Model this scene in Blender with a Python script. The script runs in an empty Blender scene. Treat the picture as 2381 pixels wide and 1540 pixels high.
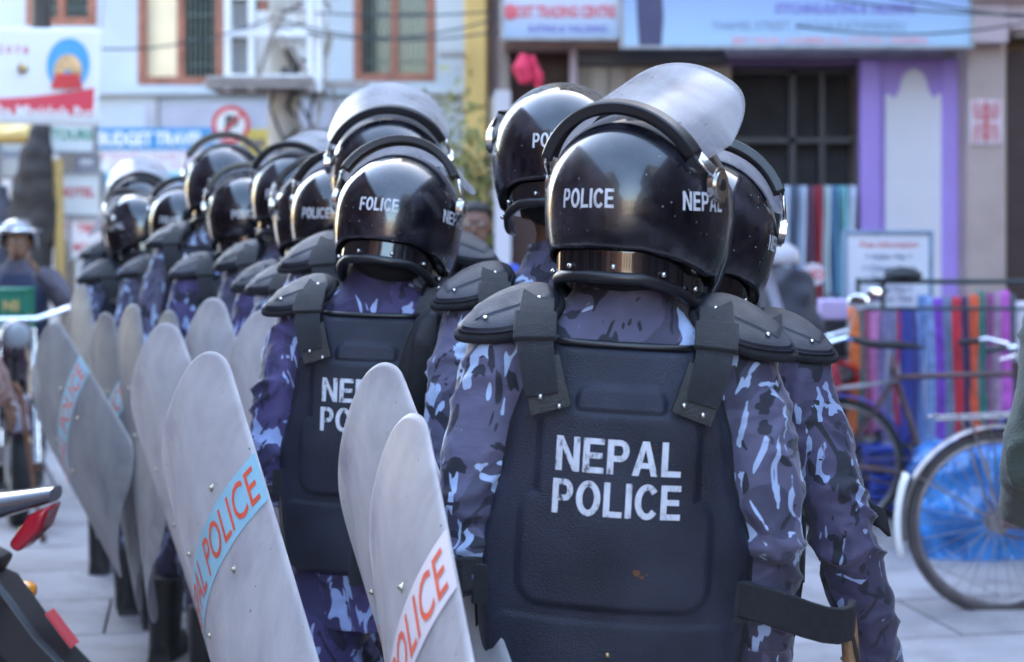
import bpy, bmesh, math, random
from mathutils import Vector, Matrix, Euler, noise
random.seed(7)
R = math.radians
sc = bpy.context.scene
COL = sc.collection
# ---------------------------------------------------------------- camera, world, sun, exposure
F = 3906.3                      # focal length in units of a 2381 px wide picture
EYE = 1.57
cam = bpy.data.cameras.new('camera'); cam.lens = 59.06; cam.sensor_width = 36; cam.shift_y = -0.0995
cam.clip_start = .05; cam.clip_end = 400
cam.dof.use_dof = True; cam.dof.focus_distance = 2.85; cam.dof.aperture_fstop = 3.6
camo = bpy.data.objects.new('camera', cam); COL.objects.link(camo)
camo.location = (0, 0, EYE); camo.rotation_euler = (R(90), 0, 0); sc.camera = camo
SUN_EL, SUN_AZ = 34, 12         # azimuth measured from +Y towards +X
world = bpy.data.worlds.new('World'); sc.world = world; world.use_nodes = True
wn = world.node_tree.nodes; wl = world.node_tree.links
bg = wn['Background']; sky = wn.new('ShaderNodeTexSky'); sky.sky_type = 'NISHITA'
sky.sun_disc = False; sky.sun_elevation = R(SUN_EL); sky.sun_rotation = R(SUN_AZ)
sky.air_density = 1.3; sky.dust_density = 2.5
wl.new(sky.outputs[0], bg.inputs[0]); bg.inputs[1].default_value = 0.15
sun = bpy.data.lights.new('sun', 'SUN'); sun.energy = 2.8; sun.angle = R(.5); sun.color = (1, .93, .82)
suno = bpy.data.objects.new('sun', sun); COL.objects.link(suno)
sd = Vector((math.sin(R(SUN_AZ))*math.cos(R(SUN_EL)), math.cos(R(SUN_AZ))*math.cos(R(SUN_EL)), math.sin(R(SUN_EL))))
suno.rotation_euler = sd.to_track_quat('Z', 'Y').to_euler(); suno.location = (0, 0, 30)
sc.view_settings.view_transform = 'Standard'; sc.view_settings.look = 'None'
sc.view_settings.exposure = 3.7; sc.view_settings.gamma = 1
sc.cycles.max_bounces = 8; sc.cycles.transparent_max_bounces = 24
sc.cycles.caustics_reflective = False; sc.cycles.caustics_refractive = False
sc.cycles.use_denoising = True

def P(px, py, d):               # point at distance d seen at (px, py) of the 2381 px wide picture
    return Vector(((px - 1190.5) / F * d, d, EYE - (py - 533) / F * d))

# ---------------------------------------------------------------- materials
MATS = {}
def nd(nt, t, **kw):
    n = nt.nodes.new(t)
    for k, v in kw.items(): setattr(n, k, v)
    return n
def ramp(nt, fac, stops, interp='LINEAR'):
    r = nd(nt, 'ShaderNodeValToRGB'); r.color_ramp.interpolation = interp
    e = r.color_ramp.elements
    while len(e) < len(stops): e.new(.5)
    for el, (p, c) in zip(e, stops):
        el.position = p; el.color = c if len(c) == 4 else (*c, 1)
    nt.links.new(fac, r.inputs[0]); return r.outputs[0]
def pbr(name, col, rough=.6, metal=0, var=.18, vs=6, bump=0, bs=60, coat=0, alpha=1, emit=0, spec=.5, detail=4, rvar=.1, tint=None, sheen=0):
    if name in MATS: return MATS[name]
    m = bpy.data.materials.new(name); m.use_nodes = True; nt = m.node_tree; b = nt.nodes['Principled BSDF']
    tc = nd(nt, 'ShaderNodeTexCoord'); oi = nd(nt, 'ShaderNodeObjectInfo')
    add = nd(nt, 'ShaderNodeVectorMath', operation='ADD'); mul = nd(nt, 'ShaderNodeMath', operation='MULTIPLY'); mul.inputs[1].default_value = 13
    nt.links.new(oi.outputs['Random'], mul.inputs[0]); nt.links.new(tc.outputs['Object'], add.inputs[0]); nt.links.new(mul.outputs[0], add.inputs[1])
    n = nd(nt, 'ShaderNodeTexNoise'); n.inputs['Scale'].default_value = vs; n.inputs['Detail'].default_value = detail
    nt.links.new(add.outputs[0], n.inputs['Vector'])
    c2 = tint if tint else tuple(min(1, c*(1+var)) for c in col)
    out = ramp(nt, n.outputs[0], [(.3, tuple(c*(1-var) for c in col)), (.7, c2)])
    nt.links.new(out, b.inputs['Base Color'])
    b.inputs['Metallic'].default_value = metal; b.inputs['Specular IOR Level'].default_value = spec
    mr = nd(nt, 'ShaderNodeMapRange'); mr.inputs[3].default_value = max(.02, rough-rvar*rough*2); mr.inputs[4].default_value = min(1, rough+rvar*rough*2)
    n2 = nd(nt, 'ShaderNodeTexNoise'); n2.inputs['Scale'].default_value = vs*2.7; n2.inputs['Detail'].default_value = 3
    nt.links.new(add.outputs[0], n2.inputs['Vector'])
    nt.links.new(n2.outputs[0], mr.inputs[0]); nt.links.new(mr.outputs[0], b.inputs['Roughness'])
    if coat: b.inputs['Coat Weight'].default_value = coat; b.inputs['Coat Roughness'].default_value = .05
    if sheen: b.inputs['Sheen Weight'].default_value = sheen
    if alpha < 1: b.inputs['Alpha'].default_value = alpha
    if bump:
        bn = nd(nt, 'ShaderNodeBump'); bn.inputs['Strength'].default_value = bump; bn.inputs['Distance'].default_value = .01
        n3 = nd(nt, 'ShaderNodeTexNoise'); n3.inputs['Scale'].default_value = bs; n3.inputs['Detail'].default_value = 3
        nt.links.new(add.outputs[0], n3.inputs['Vector'])
        nt.links.new(n3.outputs[0], bn.inputs['Height']); nt.links.new(bn.outputs[0], b.inputs['Normal'])
    MATS[name] = m; return m
def camo_mat(name, base, mid, dark, pale, s=1):
    m = bpy.data.materials.new(name); m.use_nodes = True; nt = m.node_tree; b = nt.nodes['Principled BSDF']
    tc = nd(nt, 'ShaderNodeTexCoord'); oi = nd(nt, 'ShaderNodeObjectInfo')
    mul = nd(nt, 'ShaderNodeMath', operation='MULTIPLY'); mul.inputs[1].default_value = 17
    add = nd(nt, 'ShaderNodeVectorMath', operation='ADD')
    nt.links.new(oi.outputs['Random'], mul.inputs[0]); nt.links.new(tc.outputs['Object'], add.inputs[0]); nt.links.new(mul.outputs[0], add.inputs[1])
    def noi(scale, off, sc3, dist=0, det=2):
        mp = nd(nt, 'ShaderNodeMapping'); mp.inputs['Location'].default_value = (off, off*1.7, -off); mp.inputs['Scale'].default_value = sc3
        mp.inputs['Rotation'].default_value = (.3*off, .5, .2)
        nt.links.new(add.outputs[0], mp.inputs[0])
        n = nd(nt, 'ShaderNodeTexNoise'); n.inputs['Scale'].default_value = scale*s; n.inputs['Detail'].default_value = det
        n.inputs['Distortion'].default_value = dist; n.inputs['Roughness'].default_value = .45
        nt.links.new(mp.outputs[0], n.inputs[0]); return n.outputs[0]
    def mixc(fac, a, bcol):
        x = nd(nt, 'ShaderNodeMix', data_type='RGBA'); nt.links.new(fac, x.inputs[0])
        for i, v in ((6, a), (7, bcol)):
            if isinstance(v, tuple): x.inputs[i].default_value = (*v, 1)
            else: nt.links.new(v, x.inputs[i])
        return x.outputs[2]
    K = lambda f, t, w=.006: ramp(nt, f, [(t-w, (0, 0, 0)), (t+w, (1, 1, 1))])
    c = mixc(K(noi(7.5, 3, (1, 1, .8), 1.2), .52), base, mid)
    c = mixc(K(noi(9, 9, (1, 1, .7), 2.6), .585), c, dark)
    c = mixc(K(noi(12, 21, (1.35, 1.35, .6), 2.3), .600), c, pale)
    c = mixc(K(noi(11, 33, (1.2, 1.2, .8), 3.2), .64), c, dark)
    fine = noi(60, 5, (1, 1, 1), 0, 3)
    hs = nd(nt, 'ShaderNodeHueSaturation'); mr = nd(nt, 'ShaderNodeMapRange'); mr.inputs[3].default_value = .82; mr.inputs[4].default_value = 1.18
    nt.links.new(fine, mr.inputs[0]); nt.links.new(mr.outputs[0], hs.inputs['Value']); nt.links.new(c, hs.inputs['Color'])
    nt.links.new(hs.outputs[0], b.inputs['Base Color']); b.inputs['Roughness'].default_value = .72; b.inputs['Sheen Weight'].default_value = .15
    bn = nd(nt, 'ShaderNodeBump'); bn.inputs['Strength'].default_value = .5; bn.inputs['Distance'].default_value = .006
    w = noi(30, 8, (1, 1, 1.6), .6, 5); nt.links.new(w, bn.inputs['Height']); nt.links.new(bn.outputs[0], b.inputs['Normal'])
    MATS[name] = m; return m
def clear_mat(name, col, opac, rough, dirt):
    # scratched clear plastic: part see-through, part milky
    m = bpy.data.materials.new(name); m.use_nodes = True; nt = m.node_tree; b = nt.nodes['Principled BSDF']
    out = nt.nodes['Material Output']
    tc = nd(nt, 'ShaderNodeTexCoord')
    n = nd(nt, 'ShaderNodeTexNoise'); n.inputs['Scale'].default_value = 3.6; n.inputs['Detail'].default_value = 9; n.inputs['Roughness'].default_value = .58
    mp = nd(nt, 'ShaderNodeMapping'); mp.inputs['Scale'].default_value = (1, 1, .9); nt.links.new(tc.outputs['Object'], mp.inputs[0]); nt.links.new(mp.outputs[0], n.inputs[0])
    sp = nd(nt, 'ShaderNodeTexNoise'); sp.inputs['Scale'].default_value = 70; sp.inputs['Detail'].default_value = 2; nt.links.new(tc.outputs['Object'], sp.inputs[0])
    spk = ramp(nt, sp.outputs[0], [(.245, (.25, .24, .25)), (.27, (1, 1, 1))])
    n.inputs['Distortion'].default_value = .5
    c = ramp(nt, n.outputs[0], [(.30, (col[0]*(1-dirt)*.95, col[1]*(1-dirt)*.88, col[2]*(1-dirt)*.95)), (.45, tuple(x*(1-dirt*.4) for x in col)), (.60, col), (.72, tuple(min(.9, x*1.12) for x in col))])
    mx = nd(nt, 'ShaderNodeMix', data_type='RGBA', blend_type='MULTIPLY'); mx.inputs[0].default_value = 1
    nt.links.new(c, mx.inputs[6]); nt.links.new(spk, mx.inputs[7]); nt.links.new(mx.outputs[2], b.inputs['Base Color'])
    sc_ = None
    for k, (rz, sx) in enumerate(((.5, 260), (-.7, 330), (1.3, 300))):
        m3 = nd(nt, 'ShaderNodeMapping'); m3.inputs['Rotation'].default_value = (0, rz, .3); m3.inputs['Scale'].default_value = (sx, sx, 5); nt.links.new(tc.outputs['Object'], m3.inputs[0])
        n3 = nd(nt, 'ShaderNodeTexNoise'); n3.inputs['Scale'].default_value = 1; n3.inputs['Detail'].default_value = 1; nt.links.new(m3.outputs[0], n3.inputs[0])
        r3 = ramp(nt, n3.outputs[0], [(.70, (0, 0, 0)), (.76, (1, 1, 1))])
        if sc_ is None: sc_ = r3
        else:
            a3 = nd(nt, 'ShaderNodeMath', operation='MAXIMUM'); nt.links.new(sc_, a3.inputs[0]); nt.links.new(r3, a3.inputs[1]); sc_ = a3.outputs[0]
    mr3 = nd(nt, 'ShaderNodeMapRange'); mr3.inputs[3].default_value = rough; mr3.inputs[4].default_value = .8; nt.links.new(sc_, mr3.inputs[0]); nt.links.new(mr3.outputs[0], b.inputs['Roughness'])
    mxs = nd(nt, 'ShaderNodeMix', data_type='RGBA'); mxs.inputs[7].default_value = (.8, .8, .82, 1); sm = nd(nt, 'ShaderNodeMath', operation='MULTIPLY'); sm.inputs[1].default_value = .13
    nt.links.new(sc_, sm.inputs[0]); nt.links.new(sm.outputs[0], mxs.inputs[0]); nt.links.new(mx.outputs[2], mxs.inputs[6]); nt.links.new(mxs.outputs[2], b.inputs['Base Color'])
    tl = nd(nt, 'ShaderNodeBsdfTranslucent'); nt.links.new(mx.outputs[2], tl.inputs[0])
    ms = nd(nt, 'ShaderNodeMixShader'); ms.inputs[0].default_value = .42
    nt.links.new(b.outputs[0], ms.inputs[1]); nt.links.new(tl.outputs[0], ms.inputs[2])
    tr = nd(nt, 'ShaderNodeBsdfTransparent'); m2 = nd(nt, 'ShaderNodeMixShader')
    of = ramp(nt, n.outputs[0], [(.33, (opac-.22,)*3), (.50, (opac,)*3), (.64, (min(1, opac+.10),)*3)])
    nt.links.new(of, m2.inputs[0]); nt.links.new(tr.outputs[0], m2.inputs[1]); nt.links.new(ms.outputs[0], m2.inputs[2])
    nt.links.new(m2.outputs[0], out.inputs[0]); MATS[name] = m; return m
def helmet_mat():
    m = bpy.data.materials.new('helmet_paint'); m.use_nodes = True; nt = m.node_tree; b = nt.nodes['Principled BSDF']
    tc = nd(nt, 'ShaderNodeTexCoord'); oi = nd(nt, 'ShaderNodeObjectInfo')
    mul = nd(nt, 'ShaderNodeMath', operation='MULTIPLY'); mul.inputs[1].default_value = 9
    add = nd(nt, 'ShaderNodeVectorMath', operation='ADD'); nt.links.new(oi.outputs['Random'], mul.inputs[0])
    nt.links.new(tc.outputs['Object'], add.inputs[0]); nt.links.new(mul.outputs[0], add.inputs[1])
    def noi(s, d): 
        n = nd(nt, 'ShaderNodeTexNoise'); n.inputs['Scale'].default_value = s; n.inputs['Detail'].default_value = d; nt.links.new(add.outputs[0], n.inputs[0]); return n.outputs[0]
    dust = ramp(nt, noi(13, 8), [(.45, (.004, .004, .007)), (.68, (.034, .031, .042))])
    vo = nd(nt, 'ShaderNodeTexVoronoi'); vo.inputs['Scale'].default_value = 62; nt.links.new(add.outputs[0], vo.inputs[0])
    gate = ramp(nt, noi(7, 2), [(.5, (0, 0, 0)), (.6, (1, 1, 1))])
    sp = ramp(nt, vo.outputs['Distance'], [(.085, (.30, .30, .34)), (.12, (0, 0, 0))])
    mg = nd(nt, 'ShaderNodeMix', data_type='RGBA', blend_type='MULTIPLY'); mg.inputs[0].default_value = 1
    nt.links.new(sp, mg.inputs[6]); nt.links.new(gate, mg.inputs[7])
    ad = nd(nt, 'ShaderNodeMix', data_type='RGBA', blend_type='ADD'); ad.inputs[0].default_value = 1
    nt.links.new(dust, ad.inputs[6]); nt.links.new(mg.outputs[2], ad.inputs[7]); nt.links.new(ad.outputs[2], b.inputs['Base Color'])
    rr = ramp(nt, noi(9, 7), [(.4, (.08,)*3), (.68, (.34,)*3)]); nt.links.new(rr, b.inputs['Roughness'])
    b.inputs['Coat Weight'].default_value = .5; b.inputs['Coat Roughness'].default_value = .07
    bn = nd(nt, 'ShaderNodeBump'); bn.inputs['Strength'].default_value = .12; bn.inputs['Distance'].default_value = .01
    nt.links.new(noi(5, 2), bn.inputs['Height']); nt.links.new(bn.outputs[0], b.inputs['Normal'])
    MATS['helmet_paint'] = m; return m
def worn_print(name, col, under, thr=.42):
    m = bpy.data.materials.new(name); m.use_nodes = True; nt = m.node_tree; b = nt.nodes['Principled BSDF']
    tc = nd(nt, 'ShaderNodeTexCoord'); mp = nd(nt, 'ShaderNodeMapping'); mp.inputs['Scale'].default_value = (1, 1, .5)
    n = nd(nt, 'ShaderNodeTexNoise'); n.inputs['Scale'].default_value = 60; n.inputs['Detail'].default_value = 9; n.inputs['Roughness'].default_value = .75
    nt.links.new(tc.outputs['Object'], mp.inputs[0]); nt.links.new(mp.outputs[0], n.inputs[0])
    nt.links.new(ramp(nt, n.outputs[0], [(thr-.07, under), (thr, tuple(c*.8 for c in col)), (thr+.2, col)]), b.inputs['Base Color'])
    b.inputs['Roughness'].default_value = .6; MATS[name] = m; return m

M_HELM = helmet_mat()
M_RUBBER = pbr('black_rubber', (.012, .012, .015), .38, vs=20)
M_BAND = pbr('gloss_black_band', (.008, .008, .011), .09, vs=14, coat=.5)
M_STEEL = pbr('steel', (.55, .54, .52), .25, metal=1, vs=40)
M_CHROME = pbr('chrome', (.75, .75, .78), .12, metal=1, vs=20)
M_BRASS = pbr('brass', (.5, .38, .2), .3, metal=1, vs=40)
M_PLASTIC = pbr('vest_plastic', (.010, .012, .023), .48, var=.35, vs=7, bump=.35, bs=420, detail=9, rvar=.2, tint=(.024, .027, .046), spec=.33)
M_PAD = pbr('pad_plastic', (.0085, .0095, .018), .50, var=.35, vs=12, bump=.2, bs=400, detail=8, rvar=.2, tint=(.022, .024, .038), spec=.4)
M_FOAM = pbr('black_foam_cloth', (.0075, .0075, .011), .8, vs=30, bump=.4, bs=500)
M_WEB = pbr('webbing', (.009, .010, .015), .85, var=.3, vs=30, bump=.7, bs=700, sheen=.12)
M_LEATHER = pbr('black_leather', (.007, .007, .009), .5, vs=30, bump=.3, bs=300)
M_BOOT = pbr('boot_leather', (.012, .012, .014), .5, var=.4, vs=12, bump=.3, bs=90)
M_SKIN = pbr('brown_skin', (.21, .105, .062), .55, var=.15, vs=18)
M_SKIN2 = pbr('dark_brown_skin', (.15, .065, .04), .55, var=.15, vs=18)
M_HAIR = pbr('black_hair', (.008, .007, .008), .5, vs=60, bump=.8, bs=160)
M_CAMO = camo_mat('camouflage_cloth', (.090, .084, .148), (.050, .046, .086), (.013, .013, .026), (.35, .44, .64), .80)
M_CAMO2 = camo_mat('indigo_camouflage_cloth', (.052, .038, .125), (.030, .023, .078), (.014, .012, .036), (.30, .37, .62), .80)
M_CAMO3 = camo_mat('plum_camouflage_cloth', (.060, .050, .105), (.036, .030, .066), (.011, .011, .022), (.26, .32, .50), .80)
M_VISOR = clear_mat('scratched_visor', (.60, .60, .64), .66, .20, .30)
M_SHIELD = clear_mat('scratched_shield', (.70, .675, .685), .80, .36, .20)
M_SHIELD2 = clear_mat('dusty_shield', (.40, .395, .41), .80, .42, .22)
M_WHITEPRINT = worn_print('worn_white_print', (.62, .64, .72), (.03, .034, .045), .455)
M_HPRINT = worn_print('worn_helmet_print', (.62, .62, .66), (.02, .02, .025), .42)
M_REDPRINT = pbr('red_orange_print', (.72, .10, .05), .5, vs=30, var=.15)
M_STRIPE_B = pbr('pale_blue_print', (.28, .50, .60), .4, var=.08, vs=8)
M_STRIPE_W = pbr('white_print_band', (.66, .60, .63), .4, var=.06, vs=8)

# ---------------------------------------------------------------- mesh helpers
class MB:
    def __init__(s): s.v = []; s.f = []; s.m = []
    def add(s, vs, fs, mi=0, M=None):
        o = len(s.v)
        s.v += [tuple(M @ Vector(p)) if M else tuple(p) for p in vs]
        s.f += [tuple(o+i for i in f) for f in fs]; s.m += [mi]*len(fs); return s
    def box(s, c, d, rot=None, mi=0, M=None):
        hx, hy, hz = d[0]/2, d[1]/2, d[2]/2
        T = Matrix.Translation(c) @ (Euler(rot).to_matrix().to_4x4() if rot else Matrix())
        if M: T = M @ T
        vs = [(x*hx, y*hy, z*hz) for x in (-1, 1) for y in (-1, 1) for z in (-1, 1)]
        return s.add(vs, [(0, 1, 3, 2), (4, 6, 7, 5), (0, 4, 5, 1), (2, 3, 7, 6), (0, 2, 6, 4), (1, 5, 7, 3)], mi, T)
    def tube(s, pts, r, n=8, mi=0, closed=False, M=None, flat=1, caps=True, up=None):
        pts = [Vector(p) for p in pts]; N = len(pts)
        rr = r if isinstance(r, (list, tuple)) else [r]*N
        vs = []; u = None
        for i, p in enumerate(pts):
            if closed: t = pts[(i+1) % N]-pts[i-1]
            else: t = pts[min(i+1, N-1)]-pts[max(i-1, 0)]
            t.normalize()
            if u is None:
                u = Vector(up) if up else t.orthogonal()
            u = (u - t*u.dot(t)).normalized(); w = t.cross(u)
            for k in range(n):
                a = 2*math.pi*k/n
                vs.append(p + u*math.cos(a)*rr[i] + w*math.sin(a)*rr[i]*flat)
        fs = []
        for i in range(N if closed else N-1):
            j = (i+1) % N
            for k in range(n):
                l = (k+1) % n; fs.append((i*n+k, i*n+l, j*n+l, j*n+k))
        if caps and not closed:
            fs.append(tuple(range(n))[::-1]); fs.append(tuple((N-1)*n+k for k in range(n)))
        return s.add(vs, fs, mi, M)
    def ell(s, c, r, nu=16, nv=10, mi=0, M=None, rot=None):
        T = Matrix.Translation(c) @ (Euler(rot).to_matrix().to_4x4() if rot else Matrix())
        if M: T = M @ T
        vs = [(0, 0, r[2])]
        for j in range(1, nv):
            a = math.pi*j/nv
            for i in range(nu):
                b = 2*math.pi*i/nu; vs.append((r[0]*math.sin(a)*math.cos(b), r[1]*math.sin(a)*math.sin(b), r[2]*math.cos(a)))
        vs.append((0, 0, -r[2])); fs = []
        for i in range(nu): fs.append((0, 1+i, 1+(i+1) % nu))
        for j in range(nv-2):
            for i in range(nu):
                a = 1+j*nu+i; b = 1+j*nu+(i+1) % nu; fs.append((a, a+nu, b+nu, b))
        l = len(vs)-1
        for i in range(nu): fs.append((l, l-nu+(i+1) % nu, l-nu+i))
        return s.add(vs, fs, mi, T)
    def grid(s, fn, nu, nv, wrap=False, mi=0, M=None):
        vs = [fn(i/(nu if wrap else nu-1), j/(nv-1)) for j in range(nv) for i in range(nu)]
        fs = []
        for j in range(nv-1):
            for i in range(nu if wrap else nu-1):
                k = (i+1) % nu; fs.append((j*nu+i, j*nu+k, (j+1)*nu+k, (j+1)*nu+i))
        return s.add(vs, fs, mi, M)
    def loft(s, rings, n=28, mi=0, M=None):      # rings: (z, cx, cy, rx, ry, exponent)
        vs = []
        for z, cx, cy, rx, ry, e in rings:
            for k in range(n):
                a = 2*math.pi*k/n; c, q = math.cos(a), math.sin(a)
                vs.append((cx+rx*math.copysign(abs(c)**(2/e), c), cy+ry*math.copysign(abs(q)**(2/e), q), z))
        fs = [(i*n+k, i*n+(k+1) % n, (i+1)*n+(k+1) % n, (i+1)*n+k) for i in range(len(rings)-1) for k in range(n)]
        fs.append(tuple(range(n))[::-1]); fs.append(tuple((len(rings)-1)*n+k for k in range(n)))
        return s.add(vs, fs, mi, M)
    def prism(s, poly, y0, y1, mi=0, M=None):    # polygon (x, z) pushed from y0 to y1
        n = len(poly); vs = [(x, y0, z) for x, z in poly]+[(x, y1, z) for x, z in poly]
        fs = [tuple(range(n)), tuple(range(n, 2*n))[::-1]]+[(i, i+n, (i+1) % n+n, (i+1) % n) for i in range(n)]
        return s.add(vs, fs, mi, M)
    def cyl(s, a, b, r, n=12, mi=0, M=None): return s.tube([a, b], r, n, mi, M=M)
    def mesh(s, name='mesh'):
        me = bpy.data.meshes.new(name); me.from_pydata(s.v, [], s.f); me.polygons.foreach_set('material_index', s.m)
        bm = bmesh.new(); bm.from_mesh(me); bmesh.ops.recalc_face_normals(bm, faces=bm.faces); bm.to_mesh(me); bm.free()
        return me
    def build(s, name, mats, parent=None, smooth=40, bevel=0, loc=None, rot=None, solid=0, seg=2):
        return link(name, s.mesh(name), mats, parent, smooth, bevel, loc, rot, solid, seg)
def link(name, me, mats=None, parent=None, smooth=40, bevel=0, loc=None, rot=None, solid=0, seg=2, off=-1, matoff=0):
    o = bpy.data.objects.new(name, me); COL.objects.link(o)
    if mats is not None:
        ml = mats if isinstance(mats, (list, tuple)) else [mats]
        if not me.materials:
            for m in ml: me.materials.append(m)
        else:
            for i, m in enumerate(ml):
                if me.materials[i] != m: o.material_slots[i].link = 'OBJECT'; o.material_slots[i].material = m
    if smooth:
        me.shade_smooth()
        if smooth < 180: me.set_sharp_from_angle(angle=R(smooth))
    if solid:
        q = o.modifiers.new('solid', 'SOLIDIFY'); q.thickness = solid; q.offset = off; q.material_offset = matoff; q.material_offset_rim = matoff
    if bevel:
        b = o.modifiers.new('bevel', 'BEVEL'); b.width = bevel; b.segments = seg; b.limit_method = 'ANGLE'; b.angle_limit = R(40)
    if parent: o.parent = parent
    if loc: o.location = loc
    if rot: o.rotation_euler = rot
    return o
def empty(name, label, cat, loc=(0, 0, 0), rot=(0, 0, 0), group=None, s=1):
    o = bpy.data.objects.new(name, None); COL.objects.link(o); o.location = loc; o.rotation_euler = rot; o.scale = (s, s, s)
    return tag(o, label, cat, group)
def tag(o, label=None, cat=None, group=None, kind=None):
    if label: o['label'] = label
    if cat: o['category'] = cat
    if group: o['group'] = group
    if kind: o['kind'] = kind
    return o
def children(o): return list(o.children)
def copy_tree(o, parent=None):
    c = o.copy(); COL.objects.link(c); c.parent = parent
    for ch in children(o): copy_tree(ch, c)
    return c
def remesh(mb, voxel, smooth=4):
    me = mb.mesh('tmp'); o = bpy.data.objects.new('tmp', me); COL.objects.link(o)
    r = o.modifiers.new('r', 'REMESH'); r.mode = 'VOXEL'; r.voxel_size = voxel
    s = o.modifiers.new('s', 'SMOOTH'); s.factor = .5; s.iterations = smooth
    dg = bpy.context.evaluated_depsgraph_get(); dg.update()
    out = bpy.data.meshes.new_from_object(o.evaluated_get(dg)); bpy.data.objects.remove(o); bpy.data.meshes.remove(me)
    return out
def sstep(a, b, x):
    if a == b: return float(x > a)
    t = min(1, max(0, (x-a)/(b-a))); return t*t*(3-2*t)
def interp(x, tab):
    if x <= tab[0][0]: return tab[0][1]
    for (a, va), (b, vb) in zip(tab, tab[1:]):
        if x <= b:
            t = (x-a)/(b-a); return va+(vb-va)*t
    return tab[-1][1]
_TX = {}
def text_flat(body, h, bold=.03, space=1.0, squeeze=1.0, cut=None, shear=0):
    """lettering as a flat mesh (x right, y up), centred, cap height h; cut = spacing of slices for bending"""
    c = bpy.data.curves.new('t', 'FONT'); c.body = body; c.size = 1; c.offset = bold; c.space_character = space; c.resolution_u = 3; c.shear = shear
    c.align_x = 'CENTER'
    o = bpy.data.objects.new('t', c); COL.objects.link(o)
    dg = bpy.context.evaluated_depsgraph_get(); dg.update()
    me = bpy.data.meshes.new_from_object(o.evaluated_get(dg)); bpy.data.objects.remove(o); bpy.data.curves.remove(c)
    k = h/(.70+2*bold)
    bm = bmesh.new(); bm.from_mesh(me); bpy.data.meshes.remove(me)
    bmesh.ops.remove_doubles(bm, verts=bm.verts, dist=1e-5)
    for v in bm.verts: v.co = Vector((v.co.x*k*squeeze, (v.co.y-.35)*k, 0))
    if cut:
        xs = [v.co.x for v in bm.verts]; ys = [v.co.y for v in bm.verts]
        for ax, lo, hi in ((0, min(xs), max(xs)), (1, min(ys), max(ys))):
            q = lo+cut
            while q < hi:
                no = Vector((1, 0, 0)) if ax == 0 else Vector((0, 1, 0))
                bmesh.ops.bisect_plane(bm, geom=bm.verts[:]+bm.edges[:]+bm.faces[:], plane_co=no*q, plane_no=no); q += cut
    vs = [v.co.copy() for v in bm.verts]; bm.verts.index_update()
    fs = [tuple(v.index for v in f.verts) for f in bm.faces]; bm.free()
    return vs, fs
def lettering(mapper, body, h, mat, parent, bold=.03, cut=None, name='lettering', **kw):
    vs, fs = text_flat(body, h, bold, cut=cut, **kw)
    me = bpy.data.meshes.new(name); me.from_pydata([mapper(v.x, v.y) for v in vs], [], fs)
    return link(name, me, mat, parent, smooth=0)
# ---------------------------------------------------------------- figures
def arm_pts(side, pose):
    s = side
    if pose == 'down': return [(s*.145, -.005, 1.385), (s*.180, -.005, 1.36), (s*.208, -.03, 1.24), (s*.224, -.035, 1.12), (s*.232, .01, 1.0), (s*.235, .06, .88)]
    if pose == 'out':  return [(s*.145, -.005, 1.385), (s*.188, -.01, 1.355), (s*.235, -.03, 1.22), (s*.272, -.05, 1.09), (s*.318, -.01, .95), (s*.345, .03, .80)]
    if pose == 'shield': return [(s*.145, -.005, 1.385), (s*.180, -.01, 1.36), (s*.212, -.05, 1.22), (s*.226, -.07, 1.06), (s*.228, .05, 1.0), (s*.225, .19, .99)]
    if pose == 'raised': return [(s*.165, 0, 1.395), (s*.22, .03, 1.37), (s*.29, .12, 1.26), (s*.31, .17, 1.20), (s*.24, .28, 1.32), (s*.17, .33, 1.42)]
    return pose
def leg_pts(side, ph):          # ph: +1 leg forward, -1 leg back
    s = side
    return [(s*.095, 0, .90), (s*.10, .05*ph, .72), (s*.10, .11*ph+.02, .48), (s*.10, .10*ph, .28), (s*.10, .13*ph-.02*(ph < 0), .10)]
def add_hand(mb, w, f, side):
    w = Vector(w); f = Vector(f).normalized()
    sx = f.orthogonal().normalized(); sx = Vector((0, 1, 0)) if abs(f.y) < .8 else Vector((0, 0, 1))
    sx = (sx - f*sx.dot(f)).normalized(); nrm = f.cross(sx)
    mb.tube([w, w+f*.04, w+f*.085], [.026, .034, .032], 10, flat=.5, up=sx)
    for k, l in enumerate((.062, .078, .072, .055)):
        b = w+f*.078+sx*(.027-.018*k); c = -nrm*side
        mb.tube([b, b+f*l*.45+c*.006, b+f*l*.75+c*.018, b+f*l*.9+c*.034], [.0095, .009, .0085, .007], 8)
    b = w+f*.02+sx*.026; mb.tube([b, b+sx*.025+f*.025, b+sx*.032+f*.055], [.012, .011, .009], 8)
_BODY = {}
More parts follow.
